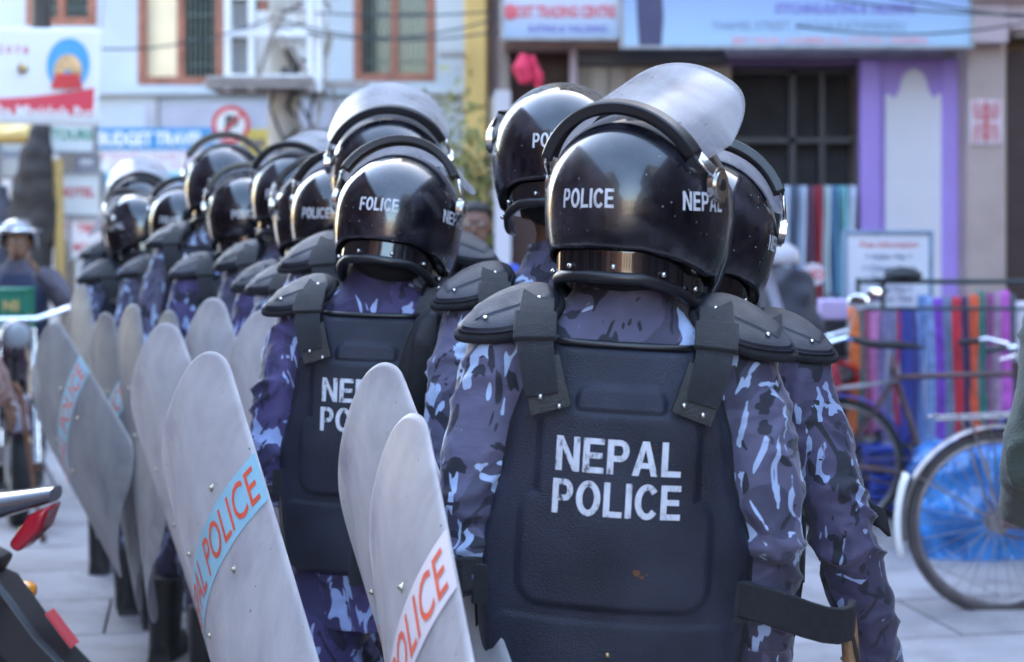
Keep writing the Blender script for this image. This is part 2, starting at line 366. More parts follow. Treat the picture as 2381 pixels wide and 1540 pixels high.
def body_mesh(pl, pr, vox=.009, head=(0, 0, 0), face=True, ph=1):
    key = (str(pl), str(pr), vox, head, ph)
    if key in _BODY: return _BODY[key]
    mb = MB()
    mb.loft([(.80, 0, 0, .13, .09, 2), (.92, 0, 0, .155, .10, 2.2), (1.1, 0, 0, .13, .085, 2.2), (1.25, 0, 0, .15, .10, 2.2), (1.37, 0, 0, .16, .09, 2), (1.43, 0, 0, .08, .06, 2)], 20)
    mb.tube([(0, 0, 1.40), (0, 0, 1.47), (0, .012, 1.53)], [.062, .056, .056], 14)
    H = Matrix.Translation((0, .02, 1.60)) @ Euler(head).to_matrix().to_4x4()
    mb.ell((0, -.01, .02), (.076, .098, .10), 18, 12, M=H); mb.ell((0, .03, -.045), (.056, .062, .07), 16, 10, M=H)
    if face:
        mb.tube([(0, .085, .015), (0, .104, -.02), (0, .094, -.034)], [.009, .014, .012], 8, M=H)
        mb.tube([(-.024, .083, -.068), (0, .094, -.066), (.024, .083, -.068)], [.005, .008, .005], 8, M=H)
        mb.tube([(-.045, .077, .028), (-.02, .09, .034), (.02, .09, .034), (.045, .077, .028)], .006, 6, M=H)
        for q in (-1, 1): mb.ell((q*.078, .0, -.01), (.010, .018, .032), 8, 8, M=H)
    for sd, ps in ((-1, pl), (1, pr)):
        a = [Vector(p) for p in arm_pts(sd, ps)]
        mb.tube(a, [.045, .046, .042, .040, .036, .026], 12)
        add_hand(mb, a[-1], a[-1]-a[-2], sd)
    for sd in (-1, 1):
        mb.tube(leg_pts(sd, sd*ph), [.08, .075, .055, .05, .036], 12)
    me = remesh(mb, vox, 3); _BODY[key] = me; return me
def fold(me, amp, arms, freq=(6, 6, 10), seed=0, hem=None):
    """cloth creases: ridged noise pushed along the normals, stronger at the elbows"""
    off = Vector((seed*3.1, seed*1.7, seed*.9))
    els = [Vector(a[3]) for a in arms]
    nm = [v.normal.copy() for v in me.vertices]
    for v, n in zip(me.vertices, nm):
        p = v.co; q = Vector((p.x*freq[0]+p.z*5*(1 if p.x > 0 else -1), p.y*freq[1]+p.z*3, p.z*freq[2]))+off
        q += Vector((noise.noise(p*6+off), noise.noise(p*6-off), noise.noise(p*7+off*2)))*.9; k = noise.noise(q*.5)*.9; r = (1-min(1, abs(noise.noise(q))*2.6))**2.4*1.35; r2 = (1-min(1, abs(noise.noise(q*2.2))*2.4))**1.5
        w = .45
        for e in els:
            w = max(w, .45+1.0*math.exp(-((p-e).length/.13)**2))
        if abs(p.x) > .18: w = max(w, .85)
        v.co = p+n*amp*w*(k*.7+r*1.15+r2*.55-.5)
def jacket_mesh(pl, pr, vox, seed, amp=.0075, loose=1.0, hem=.72, torso=1.0):
    mb = MB()
    l = loose
    mb.loft([(hem, 0, 0, .205*l, .145*l, 2.2), (hem+.04, 0, 0, .20*l, .14*l, 2.3), (.85, 0, 0, .185*l, .13*l, 2.3), (1.0, 0, 0, .172*l, .122*l, 2.3), (1.2, 0, 0, .178*l, .125*l, 2.3),
             (1.32, 0, 0, .185*l, .118*l, 2.2), (1.385, 0, -.005, .176*l, .10, 2.2), (1.43, 0, -.005, .125, .085, 2), (1.465, 0, -.002, .085, .074, 2), (1.50, 0, .0, .070, .066, 2)], 36)
    arms = []
    for sd, ps in ((-1, pl), (1, pr)):
        a = [Vector(p) for p in arm_pts(sd, ps)]; arms.append(a)
        mb.tube(a, [.056*l, .062*l, .060*l, .060*l, .055*l, .050*l], 18)
    me = remesh(mb, vox, 5); fold(me, amp, arms, seed=seed)
    return me
def trouser_mesh(ph, vox, seed, top=.95, bottom=.17, w=1.0):
    mb = MB()
    mb.loft([(.76, 0, 0, .165*w, .115*w, 2.3), (.88, 0, 0, .17*w, .12*w, 2.3), (top, 0, 0, .155*w, .11*w, 2.3)], 28)
    for sd in (-1, 1):
        p = [Vector(q) for q in leg_pts(sd, ph*sd)]; p[-1] = p[-1].lerp(p[-2], (bottom-.10)/.18)
        mb.tube(p, [.093*w, .092*w, .082*w, .075*w, .062*w], 18)
    me = remesh(mb, vox, 4); fold(me, .009, [[None]*3+[(-.1, 0, .48)], [None]*3+[(.1, 0, .48)]], seed=seed+5); return me
def boot_mesh():
    mb = MB()
    mb.tube([(0, -.02, .30), (0, -.02, .2), (0, -.02, .1), (0, -.015, .045)], [.058, .056, .053, .056], 14)
    mb.tube([(0, -.07, .045), (0, 0, .05), (0, .09, .045), (0, .16, .038), (0, .19, .035)], [.04, .05, .05, .044, .028], 14, flat=1, up=(0, 0, 1))
    mb.box((0, .055, .014), (.085, .26, .028))
    return remesh(mb, .008, 2)
BOOT = None
# ---- helmet
HA, HB, HC = .14, .163, .15
def h_zc(t):                     # lower edge height by angle from the back (radians, signed)
    a = abs(math.degrees(t))
    return interp(a, [(0, -.112), (35, -.114), (62, -.130), (85, -.150), (108, -.150), (118, -.10), (126, .0), (134, .035), (180, .045)])
def h_pt(t, z, out=0.0):
    if z >= 0: c = min(1, z/HC); s = math.sqrt(max(0, 1-c*c))
    else:
        c = min(1, -z/.178); s = math.sqrt(max(0, 1-c*c))**.62
    x = HA*s*math.sin(t); y = -HB*s*math.cos(t)
    l = math.hypot(x, y) or 1; k = 1+out/max(l, .02) if z < .12 else 1+out*6
    return Vector((x*k, y*k, z+(out if z > .12 else 0)))
def h_shell():
    mb = MB(); nu, nv = 72, 40
    def fn(u, v):
        t = 2*math.pi*u; t = t if t <= math.pi else t-2*math.pi
        zc = h_se(t); fm = math.acos(zc/HC) if zc >= 0 else math.pi/2+math.asin(-zc/.178)
        f = v*fm
        if f <= math.pi/2: c, s, z = 1, math.sin(f), HC*math.cos(f)
        else: s = math.cos(f-math.pi/2)**.62; z = -.178*math.sin(f-math.pi/2)
        return (HA*s*math.sin(t), -HB*s*math.cos(t), z)
    mb.grid(fn, nu, nv, wrap=True); return mb
def h_se(t):
    return h_zc(t)+.046*sstep(118, 100, abs(math.degrees(t)))
def helmet_meshes():
    D = {}
    D['shell'] = h_shell().mesh()
    q = MB(); q.ell((0, -.035, -.03), (.108, .098, .118), 24, 14); D['liner'] = q.mesh()
    b = MB()                    # neck band and rubber lip
    def band(u, v):
        t = (u*2-1)*R(113); z0 = h_zc(t)
        k_ = .006*sstep(40, 75, abs(math.degrees(t))); p = h_pt(t, z0+.046, -.010-k_); q = h_pt(t, z0+.046, -.0095-k_); return Vector((p.x, p.y, z0+.052-.052*v)) if v < .99 else Vector((q.x, q.y, z0-.002))
    b.grid(band, 60, 6); D['band'] = b.mesh()
    def se_pt(a, o): 
        t = R(a); z0 = h_zc(t); k = sstep(118, 104, abs(a)); p = h_pt(t, z0+.046*k, o-.004*k); p.z = z0; return p
    l = MB(); l.tube([se_pt(a, -.0095-.006*sstep(40, 75, abs(a))+.0165*sstep(104, 116, abs(a)))+Vector((0, 0, .004*sstep(116, 100, abs(a)))) for a in range(-180, 180, 5)], [.006+.0035*sstep(116, 96, abs(a)) for a in range(-180, 180, 5)], 10, closed=True); D['lip'] = l.mesh()
    r = MB(); r.ell((0, 0, 0), (.0048, .0048, .0048), 8, 6); D['rivet'] = r.mesh()
    p = MB(); p.lathe = None
    p.cyl((.0, 0, 0), (.010, 0, 0), .0265, 28, mi=0); p.cyl((.0101, 0, 0), (.0135, 0, 0), .021, 28, mi=0); p.cyl((.0136, 0, 0), (.0148, 0, 0), .009, 16, mi=1)
    D['pivot'] = p.mesh()
    VX, VY = .143, .142
    def vpt(a, z, o=0): return Vector(((VX+o)*math.sin(a), (VY+o)*math.cos(a), z))
    v = MB()
    def vf(u, w):
        a = (u*2-1)*R(70); k = abs(u*2-1)
        lo = -.172+.130*max(0, (k-.55)/.45)**2.4; return vpt(a, .05+(lo-.05)*w, .001+.012*w)
    v.grid(vf, 48, 14); D['visor'] = v.mesh()
    t = MB()
    def tf(u, w):
        a = (u*2-1)*R(64); q = w*5; o, z = interp(q, [(0, -.012), (1, .006), (1.25, .008), (3.75, .008), (4, .006), (5, -.012)]), interp(q, [(0, .056), (1, .057), (1.25, .055), (3.75, .036), (4, .034), (5, .035)])
        return vpt(a, z, o)
    t.grid(tf, 56, 16); D['trim'] = t.mesh()
    for s in (-1, 1):
        br = MB(); br.tube([(s*.146, 0, 0), vpt(s*R(80), .022, .004), vpt(s*R(66), .045, .004)], [.011, .010, .010], 8, flat=.35, up=(0, 0, 1)); D['bracket%d' % s] = br.mesh()
    return D
HM = None
def glyph(ch):
    q = []                       # quads of one bold letter, unit height
    def rect(x0, y0, x1, y1): q.append([(x0, y0), (x1, y0), (x1, y1), (x0, y1)])
    def ring(cx, cy, ox, oy, ix, iy, a0, a1, n=18):
        for i in range(n):
            p, r = R(a0+(a1-a0)*i/n), R(a0+(a1-a0)*(i+1)/n)
            q.append([(cx+ix*math.cos(p), cy+iy*math.sin(p)), (cx+ox*math.cos(p), cy+oy*math.sin(p)), (cx+ox*math.cos(r), cy+oy*math.sin(r)), (cx+ix*math.cos(r), cy+iy*math.sin(r))])
    if ch in 'NEFLIP': rect(0, 0, .21, 1)
    if ch == 'N': rect(.57, 0, .78, 1); q.append([(.21, .66), (.57, 0), (.57, .34), (.21, 1)]); return q, .78
    if ch == 'E': rect(.21, .83, .68, 1); rect(.21, .42, .63, .59); rect(.21, 0, .68, .17); return q, .68
    if ch == 'F': rect(.21, .83, .66, 1); rect(.21, .40, .60, .57); return q, .66
    if ch == 'L': rect(.21, 0, .64, .17); return q, .64
    if ch == 'I': return q, .21
    if ch == 'P': rect(.21, .83, .42, 1); rect(.21, .37, .42, .54); ring(.42, .685, .29, .315, .09, .145, -90, 90, 10); return q, .71
    if ch == 'A':
        for m in (lambda x: x, lambda x: .84-x):
            q.append([(m(0), 0), (m(.22), 0), (m(.42), .76), (m(.31), 1)]); q.append([(m(.42), .76), (m(.42), 1), (m(.31), 1)])
        q.append([(.278, .22), (.562, .22), (.52, .38), (.32, .38)]); return q, .84
    if ch == 'O': ring(.42, .5, .42, .515, .20, .335, 0, 360, 28); return q, .84
    if ch == 'C': ring(.42, .5, .42, .515, .20, .335, 38, 322, 24); return q, .78
def block_letters(mapper, word, h, width, mat, parent, cut, roll=0):
    G_ = [glyph(c) for c in word]; gap = .11; tot = sum(g[1] for g in G_)+gap*(len(word)-1); kx = width/tot
    vs, fs, x0 = [], [], 0
    for q, w in G_:
        for f in q:
            if len(f) == 3: f = f+[f[2]]
            A, B, C_, D_ = [Vector(((px+x0)*kx-width/2, (py-.5)*h)) for px, py in f]
            n = max(1, math.ceil(max((B-A).length, (C_-D_).length)/cut)); m = max(1, math.ceil(max((D_-A).length, (C_-B).length)/cut)); o = len(vs)
            for j in range(m+1):
                for i in range(n+1):
                    p = A.lerp(B, i/n).lerp(D_.lerp(C_, i/n), j/m); vs.append(mapper(p.x*math.cos(roll)-p.y*math.sin(roll), p.x*math.sin(roll)+p.y*math.cos(roll)))
            fs += [(o+j*(n+1)+i, o+j*(n+1)+i+1, o+(j+1)*(n+1)+i+1, o+(j+1)*(n+1)+i) for j in range(m) for i in range(n)]
        x0 += w+gap
    me = bpy.data.meshes.new('lettering'); me.from_pydata(vs, [], fs); me.validate()
    return link('lettering', me, mat, parent, smooth=0)
def vis_print(hp, word, theta, z, h, roll=0):
    block_letters(lambda x, y: h_pt(R(theta)+x/.148, z+y, .0011), word, h, .092 if word[0] in 'PF' else .084, M_HPRINT, hp, .012, roll)
def helmet(parent, loc, yaw, pitch=0, roll=0, visor=100, words=(('POLICE', 0), ('NEPAL', 75), ('NEPAL', -77)), tz=.008, size=1.0):
    global HM
    if HM is None: HM = helmet_meshes()
    s_ = 1; h = link('helmet', HM['shell'], [M_HELM, M_FOAM], parent, 180, solid=.006, matoff=1)
    h.location = loc; h.rotation_euler = Euler((R(pitch), R(roll), R(yaw)), 'XYZ'); h.scale = (size,)*3
    link('liner', HM['liner'], M_FOAM, h, 180)
    link('neck_band', HM['band'], M_BAND, h, 180, solid=.002)
    link('edge_trim', HM['lip'], M_RUBBER, h, 180)
    for a in (-78, -50, -17, 17, 50, 78):
        o = link('rivet', HM['rivet'], M_STEEL, h, 180); q = h_pt(R(a), h_zc(R(a))+.046, -.007); o.location = (q.x, q.y, h_zc(R(a))+.020)
    for s in (-1, 1):
        o = link('visor_pivot', HM['pivot'], [M_STEEL, M_RUBBER], h, 60); o.location = (s*.1375, -.016, .034); o.rotation_euler = (0, 0, 0 if s > 0 else math.pi)
    for me, mt, nm, so in (('visor', M_VISOR, 'visor', .0025), ('trim', M_RUBBER, 'visor_bar', .003), ('bracket1', M_STEEL, 'visor_bracket', 0), ('bracket-1', M_STEEL, 'visor_bracket', 0)):
        o = link(nm, HM[me], mt, h, 30 if me == 'trim' else 180, solid=so); o.location = (0, 0, .034); o.rotation_euler = (R(visor), 0, 0); o.scale = (1.04 if visor < 50 else 1, 1.2 if visor < 70 else 1, 1)
    for w, a in words: vis_print(h, w, a, tz, .0285)
    return h
# ---- armour
def plate_w(z): return interp(z, [(.842, .150), (.86, .178), (.90, .192), (1.02, .206), (1.10, .206), (1.15, .190), (1.20, .172), (1.27, .163), (1.32, .148), (1.36, .124), (1.395, .110)])
def rr(x, z, cx, cz, hx, hz, r):
    dx = abs(x-cx)-(hx-r); dz = abs(z-cz)-(hz-r)
    return math.hypot(max(dx, 0), max(dz, 0))+min(max(dx, dz), 0)-r
def plate_y(x, z):
    dep = .176-.012*((z-1.1)/.25)**2-.20*max(0, z-1.29)
    y = -dep+1.5*x*x
    w = plate_w(z); u = abs(x)/w
    y += .045*max(0, (u-.90)/.10)**2
    up = rr(x, z, 0, 1.20, .114+.022*sstep(1.18, 1.15, z), .100, .02)
    lo = rr(x, z, 0, 1.100, .137, .080, .035)
    tab = rr(x, z, 0, 1.30, .062, .037, .018)
    d = min(up, lo)
    hgt = .0085*sstep(.008, -.004, d)+.0075*sstep(.006, -.004, tab)*sstep(.002, .006, d)
    hem = rr(x, z, 0, .925, .172, .070, .02); hgt += .004*sstep(.005, -.004, hem)
    top = sstep(.012, 0, 1.397-z); bot = sstep(.012, 0, z-.842)
    return y-hgt+.018*top+.018*bot
def plate_mesh(nu, nv):
    mb = MB()
    def fn(u, v):
        z = .842+(1.397-.842)*v; s = u*2-1; s = math.copysign(1-(1-abs(s))**1.15, s)
        w = plate_w(z); x = s*w; return (x, plate_y(x, z), z)
    mb.grid(fn, nu, nv); return mb.mesh()
def pad_meshes():
    def outline(a):              # pointed outwards (+x)
        c, s = math.cos(a), math.sin(a)
        rx = .094 if c > 0 else .064
        return rx*c, .056*math.copysign(abs(s)**.85, s)*(1-.52*max(0, c)**2.2)
    def dome(k, h, base):
        mb = MB()
        def fn(u, v):
            a = 2*math.pi*u; x, y = outline(a); e = v
            x *= k*e; y *= k*e
            z = base+h*(1-e**4)-.16*max(0, abs(x)-.025)**1.4-.45*y*y
            if e > .93: z -= .005
            z += .0035*sstep(.024, .021, abs(y-.010-.1*x))*sstep(.060, .057, abs(x-.004))
            return (x, y, z)
        mb.grid(fn, 56, 22, wrap=True); return mb.mesh()
    sh = dome(1, .008, .022)
    f = MB()
    def ff(u, v):
        a = 2*math.pi*u; x, y = outline(a); f_ = v*math.pi
        e = math.sin(f_)**.40*1.10; x *= e; y *= e
        return (x, y, .0+.021*math.cos(f_)-.16*max(0, abs(x)-.025)**1.4-.45*y*y+.002*math.sin(f_*6))
    f.grid(ff, 40, 14, wrap=True)
    return sh, f.mesh()
def ribbon(pts, w, th, nrm_pts=None, n=1):
    """strap along pts; width direction given per point"""
    mb = MB(); N = len(pts); pts = [Vector(p) for p in pts]
    sec = []
    for i, p in enumerate(pts):
        t = (pts[min(i+1, N-1)]-pts[max(i-1, 0)]).normalized()
        wd = Vector(nrm_pts[i]) if nrm_pts else Vector((1, 0, 0)); wd = (wd-t*wd.dot(t)).normalized(); nn = t.cross(wd)
        ww = w[i] if isinstance(w, (list, tuple)) else w
        sec.append([p+wd*ww/2+nn*th/2, p-wd*ww/2+nn*th/2, p-wd*ww/2-nn*th/2, p+wd*ww/2-nn*th/2])
    vs = [q for s in sec for q in s]; fs = [(i*4+k, i*4+(k+1) % 4, i*4+4+(k+1) % 4, i*4+4+k) for i in range(N-1) for k in range(4)]
    fs += [(3, 2, 1, 0), tuple((N-1)*4+k for k in range(4))]
    mb.add(vs, fs); return mb
ARM = {}
def armour(root, hi, printed=True, text_dz=0, plate_mat=None):
    if not ARM:
        ARM['hi'] = plate_mesh(110, 160); ARM['lo'] = plate_mesh(46, 70); ARM['pad'], ARM['foam'] = pad_meshes()
        v = MB(); v.loft([(.858, 0, 0, .185, .140, 3), (.90, 0, 0, .200, .148, 3), (1.0, 0, 0, .205, .150, 2.8), (1.12, 0, 0, .200, .150, 2.8), (1.2, 0, 0, .176, .148, 2.6), (1.3, 0, 0, .162, .142, 2.6), (1.36, 0, -.002, .140, .132, 2.6), (1.392, 0, -.004, .116, .124, 2.6), (1.402, 0, -.004, .106, .112, 2.6)], 48)
        ARM['vest'] = v.mesh()
        b = MB()
        b.tube([(x, plate_y(x, 1.3925)-.004, 1.398) for x in [-.108+.018*i for i in range(13)]], .0055, 8); ARM['piping'] = b.mesh()
        for s in (-1, 1):
            P0 = [(s*.128, .13, 1.33), (s*.132, .10, 1.42), (s*.136, .04, 1.464), (s*.136, -.03, 1.466), (s*.135, -.085, 1.445), (s*.134, -.135, 1.415), (s*.130, -.160, 1.385), (s*.121, -.172, 1.345), (s*.116, -.176, 1.322)]
            ARM['strap', s] = ribbon(P0, [.05, .05, .05, .05, .052, .054, .054, .052, .048], .006).mesh()
            ARM['loop', s] = ribbon([(s*.1345, -.110, 1.437), (s*.134, -.137, 1.418), (s*.1325, -.152, 1.400)], .064, .013, [(1, 0, 0)]*3).mesh()
            ARM['patch', s] = ribbon([(s*.124, -.158, 1.372), (s*.112, -.170, 1.335), (s*.101, -.1745, 1.300)], .062, .007, [(1, 0, s*-.3)]*3).mesh()
        q = MB(); q.box((0, 0, 0), (.022, .010, .030)); q.box((0, -.004, -.045), (.040, .006, .10)); ARM['tab'] = q.mesh()
        sb = MB(); sb.box((0, 0, 0), (.03, .02, .06)); ARM['buckle'] = sb.mesh()
        rv = MB(); rv.ell((0, 0, 0), (.0042, .0042, .0042), 8, 6); ARM['rivet'] = rv.mesh()
    link('vest', ARM['vest'], M_FOAM, root, 180)
    bp = link('back_plate', ARM['hi' if hi else 'lo'], M_PLASTIC, root, 180, solid=.004, off=0)
    link('piping', ARM['piping'], M_RUBBER, bp, 180)
    for s in (-1, 1):
        if ('bind', s) not in ARM:
            q = MB(); zz = [.848+.545*i/40 for i in range(41)]; q.tube([(s*plate_w(z)*.992, plate_y(plate_w(z)*.985, z)+.002, z) for z in zz], .0048, 8); ARM['bind', s] = q.mesh()
        link('edge_binding', ARM['bind', s], M_FOAM, bp, 180)
    for s in (-1, 1):
        st = link('shoulder_strap', ARM['strap', s], M_WEB, root, 30, bevel=.0015)
        link('strap_loop', ARM['loop', s], M_WEB, st, 30, bevel=.003)
        link('patch', ARM['patch', s], M_LEATHER, st, 30, bevel=.001)
        if hi:
            for dx, dz in ((-.014, .008), (.014, -.004)):
                o = link('rivet', ARM['rivet'], M_STEEL, st, 180); o.location = (s*.104+dx, -.1795, 1.312+dz)
        pd = link('shoulder_pad', ARM['pad'], M_PAD, root, 28, solid=.003)
        pd.location = (s*.165, -.037, 1.434); pd.rotation_euler = Euler((R(31), R(23*s), R(-6*s)), 'XYZ'); pd.scale = (s*1.04, 1.0, .66)
        link('foam_pad', ARM['foam'], M_FOAM, pd, 180)
        if hi:
            for x in (-.035, .05):
                o = link('rivet', ARM['rivet'], M_STEEL, pd, 180); o.location = (x, -.012, .031-.16*max(0, abs(x)-.025)**1.4)
    if hi:
        o = link('closing_tab', ARM['tab'], M_WEB, bp, 30, bevel=.002); o.location = (0, plate_y(0, .92)-.004, .925)
        o = link('rivet', ARM['rivet'], M_BRASS, bp, 180); o.location = (0, plate_y(0, .95)-.003, .952)
        for s in (-1, 1):
            o = link('side_buckle', ARM['buckle'], M_WEB, root, 30, bevel=.003); o.location = (s*.192, plate_y(.178, 1.03)+.01, 1.03)
    if printed:
        for word, z0, w in (('NEPAL', 1.240, .182), ('POLICE', 1.178, .186)):
            block_letters(lambda x, y, z0=z0+text_dz: (x, plate_y(x, z0+y)-.0030, z0+y), word, .050, w, M_WHITEPRINT, bp, .012 if hi else .03)
    return bp
_CLOTH = {}
OFF = {}
def officer(key, label, px, d, top, byaw=0, roll=0, lean=0, hyaw=0, hp=0, hr=0, visor=100, arms=('shield', 'down'), hi=False, cm=None, ph=1, words=None, tz=.008, legs=True, seed=0, text_dz=0, hx=0, hz=0):
    global BOOT
    s = top/1.755; x = (px-1190.5)/F*d-1.42*s*math.sin(R(roll)); y0 = d+1.42*s*math.sin(R(lean))
    root = empty('police_officer', label, 'police officer', (x, y0, 0), (R(lean), R(roll), R(byaw)), 'riot police officers marching in file', s)
    cm = cm or M_CAMO
    vox = .0065 if hi else .014
    ck = (arms, vox, seed if hi else seed % 2)
    if ck not in _CLOTH: _CLOTH[ck] = jacket_mesh(arms[0], arms[1], vox, seed if hi else seed % 2)
    link('jacket', _CLOTH[ck], cm, root, 180)
    link('body', body_mesh(arms[0], arms[1], ph=ph), M_SKIN, root, 180)
    cl = ('collar',)
    if cl not in _CLOTH:
        mb = MB(); mb.grid(lambda u, v: ((.074+.006*math.sin(6.28*u*3)*v-.006*v)*math.cos(6.28*u), (.070-.006*v)*math.sin(6.28*u)-.002, 1.462+.050*v-.012*v*math.sin(6.28*u)), 40, 6, wrap=False); _CLOTH[cl] = mb.mesh()
    link('collar', _CLOTH[cl], cm, root, 180, solid=.006)
    for sd, ps in ((-1, arms[0]), (1, arms[1])):
        a = [Vector(q) for q in arm_pts(sd, ps)]; e = (a[-1]-a[-2]).normalized()
        mb = MB(); mb.tube([a[-1]-e*.045, a[-1]-e*.02, a[-1]+e*.006], [.054, .055, .050], 18); mb.build('cuff', cm, root, 60, bevel=.003)
    tk = ('tr', ph, vox)
    if tk not in _CLOTH: _CLOTH[tk] = trouser_mesh(ph, .010 if hi else .014, seed)
    link('trousers', _CLOTH[tk], cm, root, 180)
    if BOOT is None: BOOT = boot_mesh()
    for sd in (-1, 1):
        f = leg_pts(sd, sd*ph)[-1]
        b = link('boot', BOOT, M_BOOT, root, 180); b.location = (f[0], f[1], 0)
        g = ('guard',)
        if g not in _CLOTH:
            mb = MB(); mb.grid(lambda u, v: (.083*math.sin((u-.5)*3.4)*(1-.2*v), .088*math.cos((u-.5)*3.4)*(1-.2*v), .55-.33*v+.02*math.cos((u-.5)*3.4)), 16, 10); _CLOTH[g] = mb.mesh()
        q = link('shin_guard', _CLOTH[g], M_PAD, root, 180, solid=.006); m = leg_pts(sd, sd*ph); q.location = (m[3][0], (m[2][1]+m[3][1])/2, 0)
    armour(root, hi, text_dz=text_dz)
    hl = helmet(root, (hx, .012, 1.605+hz), hyaw-byaw, hp, hr, visor, words or (('POLICE', 0), ('NEPAL', 75), ('NEPAL', -77)), tz)
    OFF[key] = root
    return root
# ---- shields
SHW, SL, SR, SRC = .25, 1.0, .60, .12
def sh_bend(x, v, o=0):          # x across, v down from the top; convex towards -y
    a = x/SR; r = SR+o; return Vector((r*math.sin(a), SR-r*math.cos(a), SL/2-v))
def sh_half(v):
    e = min(v, SL-v)
    return SHW if e >= SRC else SHW-SRC+math.sqrt(max(0, SRC**2-(SRC-e)**2))
SM = {}
M_BOLT = pbr('dull_bolt', (.34, .31, .25), .4, metal=1, vs=60)
def shield(label, c, e, direction=1, stripe='blue', mat=None, group='clear riot shields carried at the side', hi=True, face=-1):
    if not SM:
        mb = MB()
        def fn(u, v):
            vv = .5-.5*math.cos(math.pi*v); z = vv*SL; return sh_bend((u*2-1)*sh_half(z), z)
        mb.grid(fn, 34, 44); SM['sheet'] = mb.mesh()
        b = MB(); b.grid(lambda u, v: sh_bend((u*2-1)*sh_half(.34+.115*v), .34+.115*v, .0032), 30, 4); SM['stripe1'] = b.mesh()
        b = MB(); b.grid(lambda u, v: sh_bend((u*2-1)*sh_half(.34+.115*v), .34+.115*v, -.0032), 30, 4); SM['stripe-1'] = b.mesh()
        r = MB(); r.ell((0, 0, 0), (.005, .0085, .005), 10, 8); r.cyl((0, -.002, 0), (0, .002, 0), .008, 14); SM['bolt'] = r.mesh()
        h = MB(); h.tube([(-.10, .012, 0), (-.09, .05, 0), (-.04, .06, 0), (.04, .06, 0), (.09, .05, 0), (.10, .012, 0)], .012, 10); SM['handle'] = h.mesh()
    root = empty('riot_shield', label, 'riot shield', c, e, group)
    link('sheet', SM['sheet'], mat or M_SHIELD, root, 180, solid=.0035, off=0)
    if stripe:
        sp = link('print_band', SM['stripe%d' % -face], M_STRIPE_B if stripe == 'blue' else M_STRIPE_W, root, 180)
        def mp(x, y): return sh_bend(direction*x, .3975-y, -face*.0042)
        lettering(mp, 'NEPAL POLICE', .082, M_REDPRINT, sp, bold=.006, cut=.03, squeeze=.605, space=1.04)
    for x in (-.10, .10):
        for v in (.30, .50):
            o = link('bolt', SM['bolt'], M_BOLT, root, 180); o.location = sh_bend(x, v); o.rotation_euler = (0, 0, x/SR)
    for v in (.30, .50):
        o = link('handle', SM['handle'], M_RUBBER, root, 180); o.location = sh_bend(0, v)+Vector((0, .0, 0))
    return root
# ================================================================ setting: street and buildings
def slab_mat():
    m = pbr('street_stone', (.36, .335, .345), .62, var=.16, vs=1.1, bump=.25, bs=35, detail=8, rvar=.12)
    nt = m.node_tree; b = nt.nodes['Principled BSDF']; src = b.inputs['Base Color'].links[0].from_socket
    geo = nd(nt, 'ShaderNodeNewGeometry'); oi = nd(nt, 'ShaderNodeObjectInfo')
    def layer(src, scale, det, stops):
        n = nd(nt, 'ShaderNodeTexNoise'); n.inputs['Scale'].default_value = scale; n.inputs['Detail'].default_value = det; n.inputs['Roughness'].default_value = .65
        nt.links.new(geo.outputs['Position'], n.inputs[0]); mx = nd(nt, 'ShaderNodeMix', data_type='RGBA', blend_type='MULTIPLY'); mx.inputs[0].default_value = 1
        nt.links.new(src, mx.inputs[6]); nt.links.new(ramp(nt, n.outputs[0], stops), mx.inputs[7]); return mx.outputs[2]
    src = layer(src, .7, 8, [(.36, (.70, .68, .67)), (.56, (1, 1, 1))])
    src = layer(src, 3.5, 9, [(.34, (.74, .71, .70)), (.50, (1, 1, 1))])
    src = layer(src, 26, 3, [(.29, (.45, .42, .40)), (.34, (1, 1, 1))])
    mx = nd(nt, 'ShaderNodeMix', data_type='RGBA', blend_type='MULTIPLY'); mx.inputs[0].default_value = 1
    nt.links.new(src, mx.inputs[6]); nt.links.new(ramp(nt, oi.outputs['Random'], [(0, (.84, .83, .82)), (1, (1.0, 1.0, 1.0))]), mx.inputs[7]); nt.links.new(mx.outputs[2], b.inputs['Base Color'])
    return m
g = MB(); g.box((0, 20, -.06), (160, 160, .09)); tag(g.build('ground', pbr('joint_mortar', (.15, .145, .15), .9, vs=3)), kind='structure')
pv = MB(); SA = R(10.5)
ms = slab_mat()
pave = bpy.data.objects.new('pavement', None)
SLW, SLL = .92, .62
def slab_mesh(w, l):
    mb = MB(); mb.box((0, 0, -.02), (w-.012, l-.012, .04)); me = mb.mesh('paving_slab'); me.materials.append(ms); return me
S1M = slab_mesh(SLW, SLL)
base = MB(); base.box((0, 9, -.018), (12, 26, .006)); pb = base.build('pavement', pbr('joint_sand', (.16, .15, .15), .9, vs=6)); tag(pb, kind='structure')
rr_ = random.Random(3); cnt = 0; rest = MB()
cand = []
for i in range(-12, 14):
    for j in range(-2, 32):
        x = i*SLW+(.46 if j % 2 else 0); y = 1.6+j*SLL
        X = x*math.cos(SA)-y*math.sin(SA)+1.5; Y = x*math.sin(SA)+y*math.cos(SA)
        if Y < .5 or Y > 16.5 or abs(X) > 4.3: continue
        vis = abs(X) < Y*.36+.6 and Y > 5.2
        cand.append((not vis, Y, X))
cand.sort()
for nv_, Y, X in cand:
    z = rr_.uniform(-.0015, .0015)+.024
    if cnt < 295:
        o = bpy.data.objects.new('paving_slab', S1M); COL.objects.link(o); o.parent = pb; o.location = (X, Y, z); o.rotation_euler = (rr_.uniform(-.002, .002), rr_.uniform(-.002, .002), SA); cnt += 1
    else:
        rest.box((X, Y, z-.02), (SLW-.012, SLL-.012, .04), rot=(0, 0, SA))
o = rest.build('paving_slab', ms, pb, 0); tag(o, kind='stuff')

